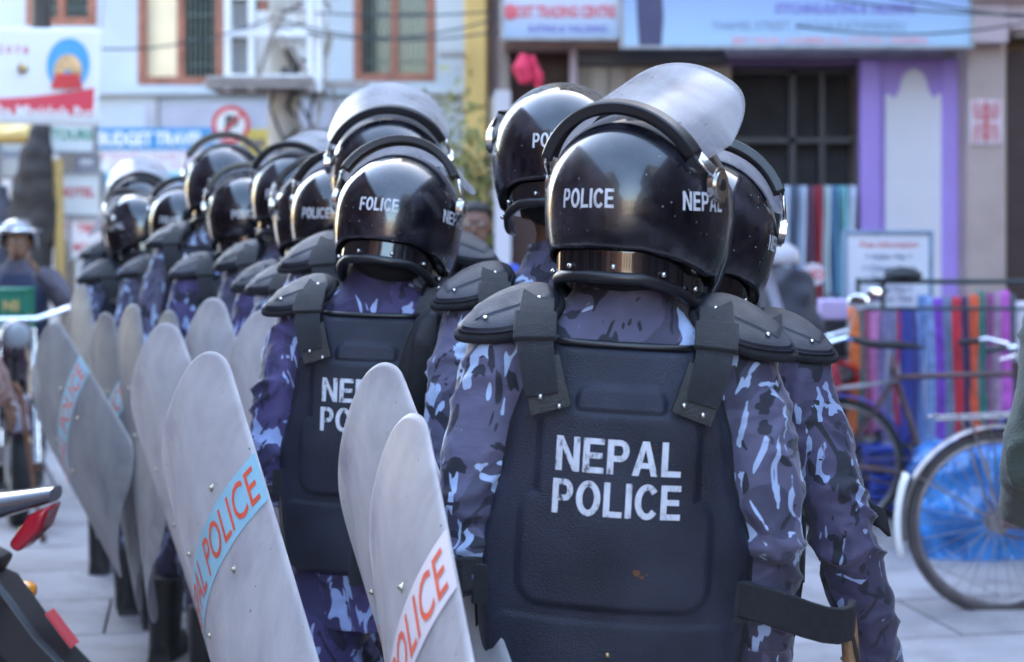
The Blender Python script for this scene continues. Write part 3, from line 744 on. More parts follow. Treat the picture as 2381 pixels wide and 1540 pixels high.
def wall_holes(mb, x0, x1, z0, z1, y, t, holes, mi=0, back=True):
    """front face at y with real openings of depth t"""
    xs = sorted({x0, x1, *[h[0] for h in holes], *[h[1] for h in holes]}); zs = sorted({z0, z1, *[h[2] for h in holes], *[h[3] for h in holes]})
    xs = [x for x in xs if x0 <= x <= x1]; zs = [z for z in zs if z0 <= z <= z1]
    for a, b in zip(xs, xs[1:]):
        for c, d in zip(zs, zs[1:]):
            mx, mz = (a+b)/2, (c+d)/2
            if any(h[0] < mx < h[1] and h[2] < mz < h[3] for h in holes): continue
            mb.add([(a, y, c), (b, y, c), (b, y, d), (a, y, d)], [(0, 1, 2, 3)], mi)
    for h in holes:
        a, b, c, d = h[:4]
        mb.add([(a, y, c), (b, y, c), (b, y, d), (a, y, d), (a, y+t, c), (b, y+t, c), (b, y+t, d), (a, y+t, d)], [(0, 1, 5, 4), (1, 2, 6, 5), (2, 3, 7, 6), (3, 0, 4, 7), (4, 5, 6, 7)], mi)
def bx(px0, py0, px1, py1, d, t, mb=None, mi=0):       # box whose front face spans picture points at distance d
    a, b = P(px0, py0, d), P(px1, py1, d)
    mb = mb or MB(); mb.box(((a.x+b.x)/2, d+t/2, (a.z+b.z)/2), (abs(b.x-a.x), t, abs(a.z-b.z)), mi=mi); return mb
M_BLUEWALL = pbr('light_blue_plaster', (.43, .475, .53), .85, var=.10, vs=1.2, bump=.3, bs=20, detail=8)
M_WOOD = pbr('red_brown_wood', (.26, .095, .060), .55, var=.25, vs=10, bump=.2, bs=40)
M_GLASS = pbr('dark_glass', (.012, .018, .018), .06, var=.4, vs=2)
M_CURTAIN_REFL = pbr('cream_curtain_reflection', (.75, .62, .42), .8, var=.1, vs=2)  # curtain colour with the reflection of the sunlit building opposite painted in
M_GRILL = pbr('grille_paint', (.10, .13, .12), .5, vs=20)
M_CREAM = pbr('cream_plaster', (.50, .44, .36), .85, var=.15, vs=1.5, bump=.3, bs=20)
M_YELLOW = pbr('yellow_plaster', (.62, .42, .15), .8, var=.12, vs=1.5, bump=.2, bs=20)
M_PINK = pbr('pinkish_concrete', (.40, .30, .31), .85, var=.15, vs=2, bump=.3, bs=30)
M_PURPLE = pbr('purple_paint', (.34, .22, .58), .5, var=.08, vs=2)
M_PANEL = pbr('white_panel_paint', (.62, .58, .62), .5, var=.05, vs=2)
M_TILE = pbr('pillar_stone', (.36, .27, .25), .5, var=.12, vs=4, bump=.1, bs=40)
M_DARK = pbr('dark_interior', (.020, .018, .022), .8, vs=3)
M_DKBROWN = pbr('dark_brown_shutter', (.045, .022, .024), .6, vs=6)
M_WHITE = pbr('white_paint', (.78, .77, .76), .5, var=.05, vs=4)
M_GREYM = pbr('grey_metal', (.30, .29, .30), .5, metal=.3, var=.2, vs=10)
M_TAN = pbr('tan_plaster', (.30, .24, .20), .85, var=.15, vs=2, bump=.2, bs=20)
def flat(name, col, rough=.5, var=.05, **k): return pbr(name, col, rough, var=var, **k)
# ---------- light blue building with brown windows, 17 m away
d = 17.0
b1 = empty('light_blue_building', 'light blue plastered building with brown framed upper windows, behind the utility pole on the left', 'building', (P(560, 0, d).x, d, 0))
def par(o, r): o.parent = r; o.matrix_parent_inverse = Matrix.Translation(r.location).inverted(); return o
wins = [(320, -130, 520, 198), (524, -130, 700, 198), (822, -130, 1012, 190), (60, -200, 225, 60)]
holes = []
for a_, b_, c_, e_ in wins: p, q = P(a_, e_, d), P(c_, b_, d); holes.append((p.x, q.x, p.z, q.z))
x0, x1 = P(-60, 0, d).x, P(1079, 0, d).x
for z in (7.0, 10.2, 13.4):
    for a_, b_, c_, e_ in wins: holes.append((P(a_, 0, d).x, P(c_, 0, d).x, z, z+1.6))
mb = MB(); wall_holes(mb, x0, x1, 0, 16.5, d, .22, holes)
mb.box(((x0+x1)/2, d+3.3, 8.25), (x1-x0-.01, 6, 16.48)); par(mb.build('wall', M_BLUEWALL, None, 0), b1)
def window(h, root, y, left=None, bars=7, rows=0, light=False, mid=True, fr=.085):
    a, b, c, e = h; f = MB()
    for X in (a+fr/2, b-fr/2): f.box((X, y+.04, (c+e)/2), (fr, .10, e-c-.004))
    if mid: f.box(((a+b)/2, y+.045, (c+e)/2), (fr*.95, .085, e-c-2*fr))
    for Z in (c+fr/2, e-fr/2): f.box(((a+b)/2, y+.042, Z), (b-a-2*fr-.004, .09, fr))
    fo = par(f.build('window', M_WOOD, None, 0, bevel=.006), root)
    for k in (0, 1):
        xa, xb = (a+fr, (a+b)/2-fr/2) if k == 0 else ((a+b)/2+fr/2, b-fr)
        p = MB(); p.box(((xa+xb)/2, y+.07, (c+e)/2), (xb-xa, .008, e-c-2*fr))
        o = p.build('pane', M_CURTAIN_REFL if (left and k == 0) else M_GLASS, None, 0); o.parent = fo
        if not (left and k == 0) and bars:
            q = MB()
            for i in range(bars): q.box((xa+(i+.5)*(xb-xa)/bars, y+.025, (c+e)/2), (.012, .012, e-c-2*fr))
            for i in range(rows): q.box(((xa+xb)/2, y+.024, c+fr+(i+.5)*(e-c-2*fr)/rows), (xb-xa, .008, .01))
            o = q.build('grille', M_GRILL, None, 0); o.parent = fo
    return fo
for i, h in enumerate(holes):
    window(h, b1, d, left=(i in (0,)), bars=6, rows=5 if i < 4 else 0)
mb = MB(); mb.box(((x0+x1)/2, d-.05, P(0, 215, d).z), (x1-x0, .10, .06)); par(mb.build('ledge', M_BLUEWALL, None, 0, bevel=.01), b1)
mb = MB(); q0 = P(340, 240, d); q1 = P(830, 300, d); mb.box(((q0.x+q1.x)/2, d-.03, (q0.z+q1.z)/2), (q1.x-q0.x, .06, q0.z-q1.z)); par(mb.build('shop_fascia', pbr('grey_lilac_plaster', (.42, .41, .48), .8, vs=2), None, 0), b1)
mb = MB()
for xx in (365, 905): mb = MB(); mb.tube([P(xx, 230, d-.05), P(xx, 700, d-.05)], .03, 8); par(mb.build('drain_pipe', M_GREYM, None), b1)
mb = bx(850, 330, 1075, 640, d-.02, .06); par(mb.build('shutter', pbr('pale_shutter', (.45, .46, .50), .6, vs=4), None, 0), b1)
# ---------- yellow pillar building between the two
d2 = 16.2
b2 = empty('narrow_building', 'narrow building with a yellow corner pillar, between the light blue building and the sign boards', 'building', P(1110, 0, d2)*1)
b2.location.z = 0
p, q = P(1079, 0, d2), P(1132, 0, d2)
mb = MB(); mb.box(((p.x+q.x)/2, d2+.3, 7.5), (q.x-p.x, .6, 15)); par(mb.build('pillar', M_YELLOW, None, 0, bevel=.02), b2)
p, q = P(1132, 0, d2), P(1500, 0, d2)
mb = MB(); mb.box(((p.x+q.x)/2, d2+2.5, 7.4), (q.x-p.x, 4, 14.8)); par(mb.build('wall', M_PINK, None, 0), b2)
mb = bx(1020, 118, 1078, 128, d2-.1, .3); par(mb.build('ledge', M_GREYM, None, 0), b2)
mb = bx(1140, 225, 1180, 520, d2-.15, .1); par(mb.build('door', M_CREAM, None, 0), b2)
# ---------- right-hand shop building, 12 m away
d3 = 12.0
b3 = empty('shop_building', 'shop building on the right with purple door surround and pinkish stone pillar', 'building', (P(1800, 0, d3).x, d3, 0))
X = lambda px, dd=d3: P(px, 0, dd).x
Z = lambda py, dd=d3: P(0, py, dd).z
holes = [(X(1185), X(1335), 0.0, Z(110)), (X(1700), X(1998), .55, Z(152)), (X(2340), X(2600), 0, Z(85))]
for z in (4.6, 7.6, 10.6):
    for a_ in (1250, 1700, 2150): holes.append((X(a_), X(a_+330), z, z+1.5))
mb = MB(); wall_holes(mb, X(1160), X(4300), 0, 14.5, d3, .35, holes)
mb.box(((X(1160)+X(4300))/2, d3+3.4, 7.24), (X(4300)-X(1160)-.01, 6, 14.46)); par(mb.build('wall', M_TAN, None, 0), b3)
for h in holes[3:]: window(h, b3, d3, bars=5)
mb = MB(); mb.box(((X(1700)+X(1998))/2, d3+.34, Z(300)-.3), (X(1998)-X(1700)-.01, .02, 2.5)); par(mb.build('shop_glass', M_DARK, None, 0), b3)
for (a_, b_, c_, e_) in ((1835, 152, 1850, 640), (1702, 320, 1998, 333), (1702, 152, 1998, 172), (1905, 172, 1918, 640)):
    mb = bx(a_, b_, c_, e_, d3+.2+(.01 if b_ == 172 else 0), .05); par(mb.build('mullion', pbr('mullion_paint', (.035, .030, .038), .5, vs=8), None, 0), b3)
par(bx(1690, 135, 2002, 152, d3-.04, .2).build('lintel', pbr('dim_purple_paint', (.12, .075, .17), .6, vs=4), None, 0), b3)
par(bx(1690, 110, 2200, 133, d3-.12, .1).build('light_tube', pbr('tube_housing', (.30, .25, .32), .4, vs=6), None, 60, bevel=.03), b3)
par(bx(1340, 112, 1690, 152, d3-.06, .1).build('shutter_box', pbr('shutter_box_paint', (.055, .05, .055), .6, vs=6), None, 0, bevel=.01), b3)
fr = MB()
a_, b_ = X(2000), X(2050)
for (u0, u1) in ((2000, 2048), (2190, 2236)):
    bx(u0, 137, u1, 1010, d3-.1, .1, fr)
bx(2048, 137, 2190, 1010, d3-.06, .06, fr)
par(fr.build('door_surround', M_PURPLE, None, 0, bevel=.008), b3)
pts = []
cx_ = (X(2048)+X(2190))/2; hw = X(2190)-cx_-.015; zt = Z(225)
prof = [(-1, 0), (-.88, .02), (-.72, -.02), (-.62, .0), (-.50, .05), (-.42, .12), (-.28, .17), (-.12, .185), (0, .20), (.12, .185), (.28, .17), (.42, .12), (.50, .05), (.62, 0), (.72, -.02), (.88, .02), (1, 0)]
poly = [(cx_-hw, .2)]+[(cx_+hw*a, zt+b) for a, b in prof]+[(cx_+hw, .2)]
mb = MB(); mb.prism(poly, d3-.085, d3-.055); par(mb.build('door_panel', M_PANEL, None, 0, bevel=.006), b3)
par(bx(2236, 108, 2250, 1010, d3-.08, .1).build('painted_shadow_strip', M_DARK, None, 0), b3)  # solid dark strip standing in for the shade between surround and pillar
mb = bx(2250, 100, 2338, 1030, d3-.35, .5); par(mb.build('stone_pillar', M_TILE, None, 0, bevel=.015), b3)
tl = bx(2256, 232, 2330, 335, d3-.362, .02).build('picture_tile', flat('tile_white', (.60, .52, .58)), None, 0); par(tl, b3)
mb = MB()
c0 = P(2293, 283, d3-.366)
for k in range(4):
    s1, s2 = (-1)**k, (1 if k < 2 else -1)
    for r in range(4): mb.tube([(c0.x+s1*(.012+.022*r), c0.y, c0.z+s2*.01), (c0.x+s1*(.03+.02*r), c0.y, c0.z+s2*(.06+.01*r)), (c0.x+s1*(.01+.025*r), c0.y, c0.z+s2*(.12+.01*r))], .005, 5)
mb.box((c0.x, c0.y+.001, c0.z), (.02, .004, .29))
o = mb.build('tile_ornament', flat('tile_red', (.50, .08, .08)), None); o.parent = tl
mb = bx(2256, 0, 2345, 100, d3-.50, .7); bx(2345, -60, 2400, 68, d3-.48, .66, mb); bx(2256, -200, 2420, 0, d3-.55, .7, mb); par(mb.build('stepped_corbel', M_PINK, None, 0, bevel=.01), b3)
mb = bx(2342, 120, 2600, 1010, d3+.15, .1); par(mb.build('brown_shutter', M_DKBROWN, None, 0), b3)
mb = bx(1170, 86, 1445, 110, d3-.25, .4); par(mb.build('beam', pbr('beam_wood', (.34, .22, .17), .7, vs=6), None, 0, bevel=.01), b3)
mb = bx(1325, 112, 1343, 700, d3-.2, .15); par(mb.build('pale_post', M_PINK, None, 0, bevel=.01), b3)
mb = bx(1188, 110, 1325, 700, d3+.25, .08); par(mb.build('doorway', pbr('maroon_door', (.06, .022, .018), .6, vs=6), None, 0), b3)
mb = bx(1150, 210, 1188, 700, d3-.1, .1); par(mb.build('side_wall', M_PANEL, None, 0), b3)
for k in range(7):
    mb = bx(1375+k*44, 156, 1412+k*44, 700, d3-.03, .03); par(mb.build('shutter_panel', pbr('tan_panel', (.33, .27, .22), .7, vs=3), None, 0, bevel=.006), b3)
# folded scarves standing in the shop opening
sc_cols = [(.50, .55, .64), (.10, .13, .20), (.45, .50, .62), (.14, .06, .10), (.35, .04, .06), (.45, .50, .52), (.10, .22, .36), (.18, .42, .45)]
for k in range(9):
    xa = 1828+k*19
    mb = MB(); p = P(xa, 432, d3-.15); w_ = .05
    mb.grid(lambda u, v, p=p: (p.x+(u-.5)*.062+.006*math.sin(9*v+p.x*40), p.y-.03*math.cos(u*6.28*1.5), p.z-v*1.15), 10, 12)
    c = sc_cols[k % 8]; o = mb.build('hanging_scarf', flat('scarf_%d' % (k % 8), c, .85), None, 180, solid=.006)
    tag(o, ['pale grey scarf', 'dark slate scarf', 'silver blue scarf', 'plum scarf', 'crimson scarf', 'grey green scarf', 'dark blue scarf', 'teal scarf', 'last pale grey scarf'][k]+' hanging in the dark shop opening beside the purple door surround', 'scarf', 'scarves hanging in the shop opening')
# ---------- street canyon behind and beside the camera (seen in the helmets)
def canyon(label, x0, y0, x1, y1, h, mat, face):
    bld = empty('street_building', label, 'building', ((x0+x1)/2, (y0+y1)/2, 0), group='tall buildings lining the street')
    mb = MB(); mb.box((0, 0, h/2), (abs(x1-x0), abs(y1-y0), h)); mb.box((0, 0, h+.25), (abs(x1-x0)+.4, abs(y1-y0)+.4, .5)); mb.build('wall', mat, bld, 0)
    n = max(2, int(abs(y1-y0)/2.2)) if face != 'y' else max(2, int(abs(x1-x0)/2.2))
    me = None
    for k in range(n):
        for f in range(int(h/3)):
            z = 1.6+3*f
            if face == 'y': l = (-abs(x1-x0)/2+(k+.5)*abs(x1-x0)/n, abs(y1-y0)/2+.02, z); r = 0
            else: l = ((abs(x1-x0)/2+.02)*face, -abs(y1-y0)/2+(k+.5)*abs(y1-y0)/n, z); r = math.pi/2
            if me is None:
                w = MB(); w.box((0, 0, 0), (1.1, .06, 1.4)); me = w.mesh(); me.materials.append(M_GLASS)
                w2 = MB()
                for q in (-.58, 0, .58): w2.box((q, 0, 0), (.07, .12, 1.5))
                for q in (-.74, .74): w2.box((0, 0, q), (1.09, .11, .07))
                me2 = w2.mesh(); me2.materials.append(M_WOOD)
            o = link('window', me2, None, bld, 0, loc=l, rot=(0, 0, r)); link('pane', me, None, o, 0)
canyon('brick red building lining the left side of the street', -10, -6, -5.4, 9.6, 7.5, pbr('brick_red', (.10, .055, .045), .85, vs=4), 1)
canyon('dark grey building further back on the left side of the street', -10.5, -16, -4.8, -6.1, 10.5, pbr('dark_plaster', (.06, .058, .06), .85, vs=4), 1)
canyon('ochre building behind on the left', -10.5, -30, -5.4, -16.1, 7, pbr('ochre_plaster', (.30, .20, .13), .85, vs=4), 1)
canyon('brown building lining the right side of the street', 5.2, -5, 9.5, 9.2, 7.2, pbr('brown_plaster', (.08, .06, .055), .85, vs=4), -1)
canyon('tall dark building further back on the right side of the street', 4.7, -15, 9.5, -5.1, 11, pbr('dark_plaster_2', (.05, .047, .05), .85, vs=4), -1)
canyon('peach building behind on the right', 5.2, -30, 9.5, -15.1, 7.5, pbr('peach_plaster', (.34, .23, .17), .85, vs=4), -1)
canyon('cream building closing the street far behind', -7, -40, 7, -31, 5.5, M_CREAM, 'y')
# ================================================================ signs, pole, plants, rack
def sign_text(y, cx, cz, body, h, mat, parent, bold=.03, squeeze=1, dz=-.004, **k):
    vs, fs = text_flat(body, h, bold, squeeze=squeeze, **k)
    me = bpy.data.meshes.new('lettering'); me.from_pydata([(cx+v.x-parent.location.x, y+dz-parent.location.y, cz+v.y-parent.location.z) for v in vs], [], fs)
    return link('lettering', me, mat, parent, 0)
def grad_mat(name, c0, c1, axis='Z', span=(0, 1)):
    m = bpy.data.materials.new(name); m.use_nodes = True; nt = m.node_tree; b = nt.nodes['Principled BSDF']
    tc = nd(nt, 'ShaderNodeTexCoord'); sx = nd(nt, 'ShaderNodeSeparateXYZ'); nt.links.new(tc.outputs['Generated'], sx.inputs[0])
    nt.links.new(ramp(nt, sx.outputs[axis], [(span[0], c0), (span[1], c1)]), b.inputs['Base Color']); b.inputs['Roughness'].default_value = .45; return m
def board(name, label, cat, px0, py0, px1, py1, d, mat, t=.06, frame=None, **k):
    a, b = P(px0, py0, d), P(px1, py1, d); c = ((a.x+b.x)/2, d, (a.z+b.z)/2)
    root = empty(name, label, cat, c, **k)
    mb = MB(); mb.box((0, t/2, 0), (b.x-a.x, t, a.z-b.z)); mb.build('panel', mat, root, 0, bevel=.004)
    if frame:
        f = MB(); w, h = (b.x-a.x)/2, (a.z-b.z)/2
        for s in (-1, 1): f.box((s*(w+.012), t/2, 0), (.024, t+.03, 2*h+.048)); f.box((0, t/2, s*(h+.012)), (2*w-.002, t+.026, .024))
        f.build('frame', frame, root, 0, bevel=.004)
    return root
T_RED = flat('sign_red', (.62, .10, .12)); T_PURPLE = flat('sign_purple', (.14, .10, .40)); T_GREY = flat('sign_grey', (.16, .20, .30)); T_WHITE = flat('sign_white', (.80, .80, .80))
T_BLUE = flat('sign_blue', (.04, .22, .50)); T_PINK = flat('sign_pink', (.70, .30, .34)); T_NAVY = flat('sign_navy', (.05, .07, .20)); T_GREEN = flat('sign_green', (.05, .30, .18))
def zt(py, d): return P(0, py, d).z
def xt(px, d): return P(px, 0, d).x
s = board('shop_sign', 'pale sign board with red lettering ending in CENTRE, left of the wide blue board', 'sign', 1172, -120, 1447, 86, 11.6, grad_mat('sign_grad_a', (.30, .40, .54), (.60, .54, .60), 'Z', (.0, .55)), frame=M_GREYM)
sign_text(11.6, xt(1310, 11.6), zt(27, 11.6), 'POST TRADING CENTRE', .085, T_RED, s, bold=.04, squeeze=.60)
sign_text(11.6, xt(1320, 11.6), zt(67, 11.6), 'SUITING & TAILORING', .05, T_PURPLE, s, bold=.02, squeeze=.8)
mb = MB(); mb.ell((0, 0, 0), (.055, .004, .055), 20, 8); o = mb.build('emblem', T_RED, s); o.location = (xt(1187, 11.6)-s.location.x, -.004, zt(28, 11.6)-s.location.z)
s = board('shop_sign', 'wide blue sign board above the purple door, dark suited figure at its left end', 'sign', 1450, -150, 2256, 106, 11.5, grad_mat('sign_grad_b', (.34, .48, .62), (.20, .24, .52), 'Z', (.05, .75)), frame=M_GREYM)
sign_text(11.5, xt(1966, 11.5), zt(20, 11.5), 'STITCHING-SUITING & TAILORING', .07, T_PURPLE, s, bold=.025, squeeze=.66)
sign_text(11.5, xt(1880, 11.5), zt(60, 11.5), 'THAMEL STREET, JYATHA-KATHMANDU', .06, T_GREY, s, bold=.0, squeeze=.86)
sign_text(11.5, xt(1930, 11.5), zt(94, 11.5), 'BEST TAILOR - CASHMERE, SILK, COTTON - PASHMINA', .045, T_PINK, s, bold=.03, squeeze=.92)
fg = [(-.09, .45), (.09, .45), (.12, .30), (.11, .12), (.08, .02), (.09, -.18), (.075, -.40), (-.075, -.40), (-.09, -.18), (-.10, .05), (-.13, .2), (-.12, .34)]
mb = MB(); mb.prism([(x, z) for x, z in fg], -.006, -.003); o = mb.build('figure_print', flat('suit_print', (.035, .03, .09)), s); o.location = (xt(1512, 11.5)-s.location.x, 0, zt(-20, 11.5)-s.location.z)
s = board('travel_sign', 'blue and white BUDGET TRAVEL sign board below the left windows', 'sign', 215, 297, 500, 430, 16.3, grad_mat('sign_grad_c', (.70, .72, .80), (.76, .76, .80)), frame=None)
a = P(215, 297, 16.29); b = P(500, 348, 16.29)
mb = MB(); mb.box((0, -.008, (a.z+b.z)/2-s.location.z), (b.x-a.x-.01, .012, a.z-b.z)); mb.build('blue_band', flat('travel_blue', (.06, .26, .52)), s, 0)
mb = MB(); mb.box((0, -.008, zt(415, 16.3)-s.location.z), (b.x-a.x-.01, .012, .11)); mb.build('blue_band', grad_mat('travel_blue_b', (.03, .26, .52), (.25, .55, .70)), s, 0)
sign_text(16.3, xt(352, 16.3), zt(323, 16.3), 'BUDGET TRAVEL', .135, T_WHITE, s, bold=.04, squeeze=.78, dz=-.018)
sign_text(16.3, xt(352, 16.3), zt(365, 16.3), 'JEEP TICKETS & TOURS SERVICE', .075, T_PINK, s, bold=.01, squeeze=.8)
sign_text(16.3, xt(352, 16.3), zt(386, 16.3), 'AIR TICKET - BUS - HOTEL', .06, T_PINK, s, bold=.01, squeeze=.8)
# round no parking sign
d = 14.5; c = P(537, 290, d); s = empty('no_parking_sign', 'round white no parking sign with red ring and crossed out P on a thin post', 'road sign', (c.x, c.y, 0))
mb = MB(); mb.tube([(0, .03, 0), (0, .03, c.z+.1)], .025, 10); mb.build('post', M_GREYM, s)
mb = MB(); mb.cyl((0, .0, c.z), (0, .012, c.z), .165, 40); mb.build('disc', T_WHITE, s, 40)
def ringm(r0, r1, y, z, n=48):
    mb = MB(); mb.grid(lambda u, v: ((r0+(r1-r0)*v)*math.cos(6.2832*u), y, z+(r0+(r1-r0)*v)*math.sin(6.2832*u)), n, 2); return mb
ringm(.128, .165, -.004, c.z).build('red_ring', flat('road_sign_red', (.62, .03, .03)), s, 0, solid=.002)
mb = MB(); mb.box((0, -.006, c.z), (.025, .002, .26), rot=(0, R(45), 0)); mb.build('red_bar', MATS['road_sign_red'], s, 0)
vs, fs = text_flat('P', .17, .05); me = bpy.data.meshes.new('lettering'); me.from_pydata([(v.x, -.003, c.z+v.y) for v in vs], [], fs); link('lettering', me, M_RUBBER, s, 0)
# hanging banner at top left
d = 11.0; a, b = P(-160, 62, d), P(233, 288, d); c = ((a.x+b.x)/2, d, (a.z+b.z)/2)
s = empty('banner', 'white cloth banner with a round blue picture and red lower band, top left corner', 'banner', c, (0, R(1.6), 0))
W_, H_ = b.x-a.x, a.z-b.z
wav = lambda x, z: .03*math.sin(x*5+1)+.02*math.sin(z*4)
mb = MB(); mb.grid(lambda u, v: ((u-.5)*W_, wav((u-.5)*W_, (v-.5)*H_), (v-.5)*H_), 40, 24); mb.build('cloth', pbr('banner_cloth', (.82, .80, .80), .7, var=.03, vs=2), s, 180, solid=.003)
bw = lambda x, z, o: (x, wav(x, z)-o, z)
mb = MB()
mb.grid(lambda u, v: bw((u-.5)*(W_-.06), -H_*.40+v*H_*(.13+.16*u**2), .005), 40, 8); mb.build('red_band', flat('banner_red', (.72, .07, .10)), s, 180)
ccx, ccz = W_/2-.215, .08
mb = MB(); mb.grid(lambda u, v: bw(ccx+.145*v*math.cos(6.2832*u), ccz+.175*v*math.sin(6.2832*u), .008), 32, 8); mb.build('round_picture', flat('picture_blue', (.10, .38, .68)), s, 180)
mb = MB(); mb.grid(lambda u, v: bw(ccx+(.03+.10*(1-v))*math.cos(6.2832*u)*.75, ccz-.05+.16*(u*0)+v*.0+(.13*(1-v)+.02)*math.sin(6.2832*u)*.8, .011), 28, 5); mb.build('gold_shape', flat('picture_gold', (.75, .45, .22), var=.4, vs=14), s, 180)
mb = MB(); mb.grid(lambda u, v: bw(ccx+(u-.5)*.22*(1-.3*v), ccz-.16+.10*v, .014), 14, 5); mb.build('red_shape', flat('picture_red', (.66, .06, .06)), s, 180)
vs, fs = text_flat('Nha Mhaishala Puria', .085, .03, squeeze=.82, cut=.05)
me = bpy.data.meshes.new('lettering'); me.from_pydata([bw(v.x+.20, v.y-.235, .009) for v in vs], [], fs); link('lettering', me, T_WHITE, s, 0)
vs, fs = text_flat('2 0 7 8', .05, .01); me = bpy.data.meshes.new('lettering'); me.from_pydata([bw(v.x-.03, v.y+.17, .006) for v in vs], [], fs); link('lettering', me, T_RED, s, 0)
mb = MB(); mb.ell((0, 0, 0), (.035, .02, .035), 16, 10); o = mb.build('grommet_lamp', M_BRASS, s); o.location = bw(-.01+.05, .05, .02)
for sx in (-1, 1):
    mb = MB(); mb.tube([(sx*W_/2, 0, H_/2), (sx*(W_/2+.1), .1, H_/2+2.5)], .006, 5); mb.build('cord', M_GREYM, s)
# small boards at the left
for (px0, py0, px1, py1, d, col, lab, txts) in (
    (118, 285, 216, 352, 14.0, (.72, .76, .74), 'white board with a green edge below the banner', [('TOURS', T_GREEN, .09)]),
    (122, 405, 232, 500, 13.6, (.70, .72, .70), 'white board with red marks and a green lower line on the left wall', [('HOTEL', T_RED, .08)]),
    (166, 512, 252, 600, 12.4, (.76, .70, .70), 'pinkish notice board with red letters beside the far left helmets', [('TIBET', T_RED, .06), ('MONEY', T_RED, .06)]),
    (0, 320, 62, 410, 13.8, (.50, .52, .50), 'faded grey board at the far left under the yellow awning', [('SHOP', T_GREY, .06)]),
    (178, 362, 222, 402, 13.9, (.25, .24, .28), 'small dark box sign left of the travel sign', [('INN', T_WHITE, .05)]),
    (130, 505, 165, 560, 13.5, (.66, .60, .64), 'narrow pale notice beside the pinkish board', [('CAFE', T_PINK, .03)])):
    s = board('notice_board', lab, 'sign', px0, py0, px1, py1, d, flat('board_%d' % px0, col), frame=M_GREYM)
    for k, (t_, m_, h_) in enumerate(txts): sign_text(d, s.location.x, s.location.z+.08-.14*k-(.06 if len(txts) == 1 else 0), t_, h_, m_, s, squeeze=.9)
s = board('yellow_sign', 'yellow sign board right of the no parking sign', 'sign', 560, 300, 625, 365, 15.5, flat('yellow_board', (.70, .50, .10)))
sign_text(15.5, s.location.x, s.location.z, 'BAR', .08, T_NAVY, s)
s = empty('awning', 'yellow cloth awning under the banner at the far left', 'awning', P(20, 300, 13.2))
mb = MB(); mb.grid(lambda u, v: (-.9+u*1.25, -.5*v, .06-.12*v+.01*math.sin(u*30)), 40, 4); mb.build('cloth', flat('awning_yellow', (.66, .45, .12)), s, 180, solid=.006)
mb = MB(); mb.grid(lambda u, v: (-.9+u*1.25, -.505, -.06-.08*v), 20, 3); mb.build('valance', flat('awning_yellow_b', (.60, .38, .10)), s, 180, solid=.006)
# left row structures under the boards: pale wall with posts
s = empty('corner_shop', 'pale corner shop front with posts and hanging goods at the far left', 'building', (P(60, 0, 14.6).x, 14.6, 0))
mb = MB(); mb.box((-1.42, .1, 1.6), (3.6, .2, 3.2)); mb.build('wall', M_CREAM, s, 0)
for px in (10, 62, 120, 205):
    mb = MB(); mb.box((P(px, 0, 14.4).x-s.location.x, -.1, 1.45), (.09, .1, 2.9)); mb.build('post', [M_WHITE, M_YELLOW, M_WHITE, M_WOOD][[10, 62, 120, 205].index(px)], s, 0, bevel=.01)
mb = MB(); mb.box((P(20, 0, 14.5).x-s.location.x, -.04, 1.3), (.45, .06, 2.2)); mb.build('dark_doorway', M_DARK, s, 0)
# dark wrapped pole
def lumpy(name, pts, rads, mat, parent, seed=1, vox=.03, amp=.02, n=10):
    mb = MB(); mb.tube(pts, rads, n); me = remesh(mb, vox, 1)
    for v in me.vertices:
        v.co += v.normal*amp*noise.noise(v.co*9+Vector((seed, 0, 0)))*2
    return link(name, me, mat, parent, 180)
c = P(92, 700, 12.8); s = empty('wrapped_pole', 'dark pole with coiled cables and hanging black cloth at the far left', 'pole', (c.x, c.y, 0))
mb = MB(); mb.tube([(0, 0, 0), (.02, 0, 5.2)], .07, 12); mb.build('pole', pbr('dark_pole', (.06, .05, .045), .7, vs=8), s)
lumpy('hanging_cloth', [(.02, -.1, 2.35), (.0, -.1, 2.0), (-.03, -.1, 1.6), (-.02, -.1, 1.25)], [.06, .15, .19, .14], pbr('black_cloth', (.055, .048, .045), .9, vs=10), s)
lumpy('hanging_cloth', [(-.30, -.05, 1.9), (-.33, -.05, 1.5), (-.30, -.05, 1.1)], [.08, .16, .10], pbr('grey_cloth', (.12, .12, .16), .9, vs=10), s, 4)
mb = MB(); mb.tube([(.16, -.08, 2.1), (.18, -.08, 1.1)], .04, 8); mb.build('yellow_tube', M_YELLOW, s)
# concrete utility pole with platform and the caged cooling unit
d = 13.2; c = P(660, 0, d); s = empty('utility_pole', 'pale concrete utility pole carrying a platform and tangled cables under the cooling unit', 'utility pole', (c.x, d, 0))
mb = MB(); mb.tube([(0, 0, 0), (.0, 0, 2.0), (-.01, 0, 6.5)], [.15, .125, .10], 16); mb.build('shaft', pbr('pole_concrete', (.50, .44, .38), .85, vs=4, bump=.3, bs=30), s)
z0 = P(0, 196, d).z
mb = MB(); mb.box((-.12, -.1, z0), (.80, .8, .04)); 
for k in range(5): mb.box((-.12, -.46+.18*k, z0-.045), (.86, .04, .04))
mb.build('platform', pbr('weathered_angle_iron', (.34, .30, .28), .7, vs=12), s, 0, bevel=.004)
mb = MB(); mb.box((.42, -.2, z0-.02), (.5, .12, .06)); mb.build('cross_arm', MATS['weathered_angle_iron'], s, 0)
rc = random.Random(5)
for k in range(9):
    x = rc.uniform(-.05, .35); pts = [(x+rc.uniform(-.08, .08)+.02*math.sin(j), -.17+rc.uniform(-.03, .03), z0-.05-j*.14) for j in range(7)]
    mb = MB(); mb.tube(pts, .012, 6); mb.build('cable', M_RUBBER if k % 2 else MATS['weathered_angle_iron'], s)
c = P(635, 95, 12.9); s = empty('cooling_unit', 'white metal framed cooling unit with open grilles on the pole platform', 'cooling unit', c)
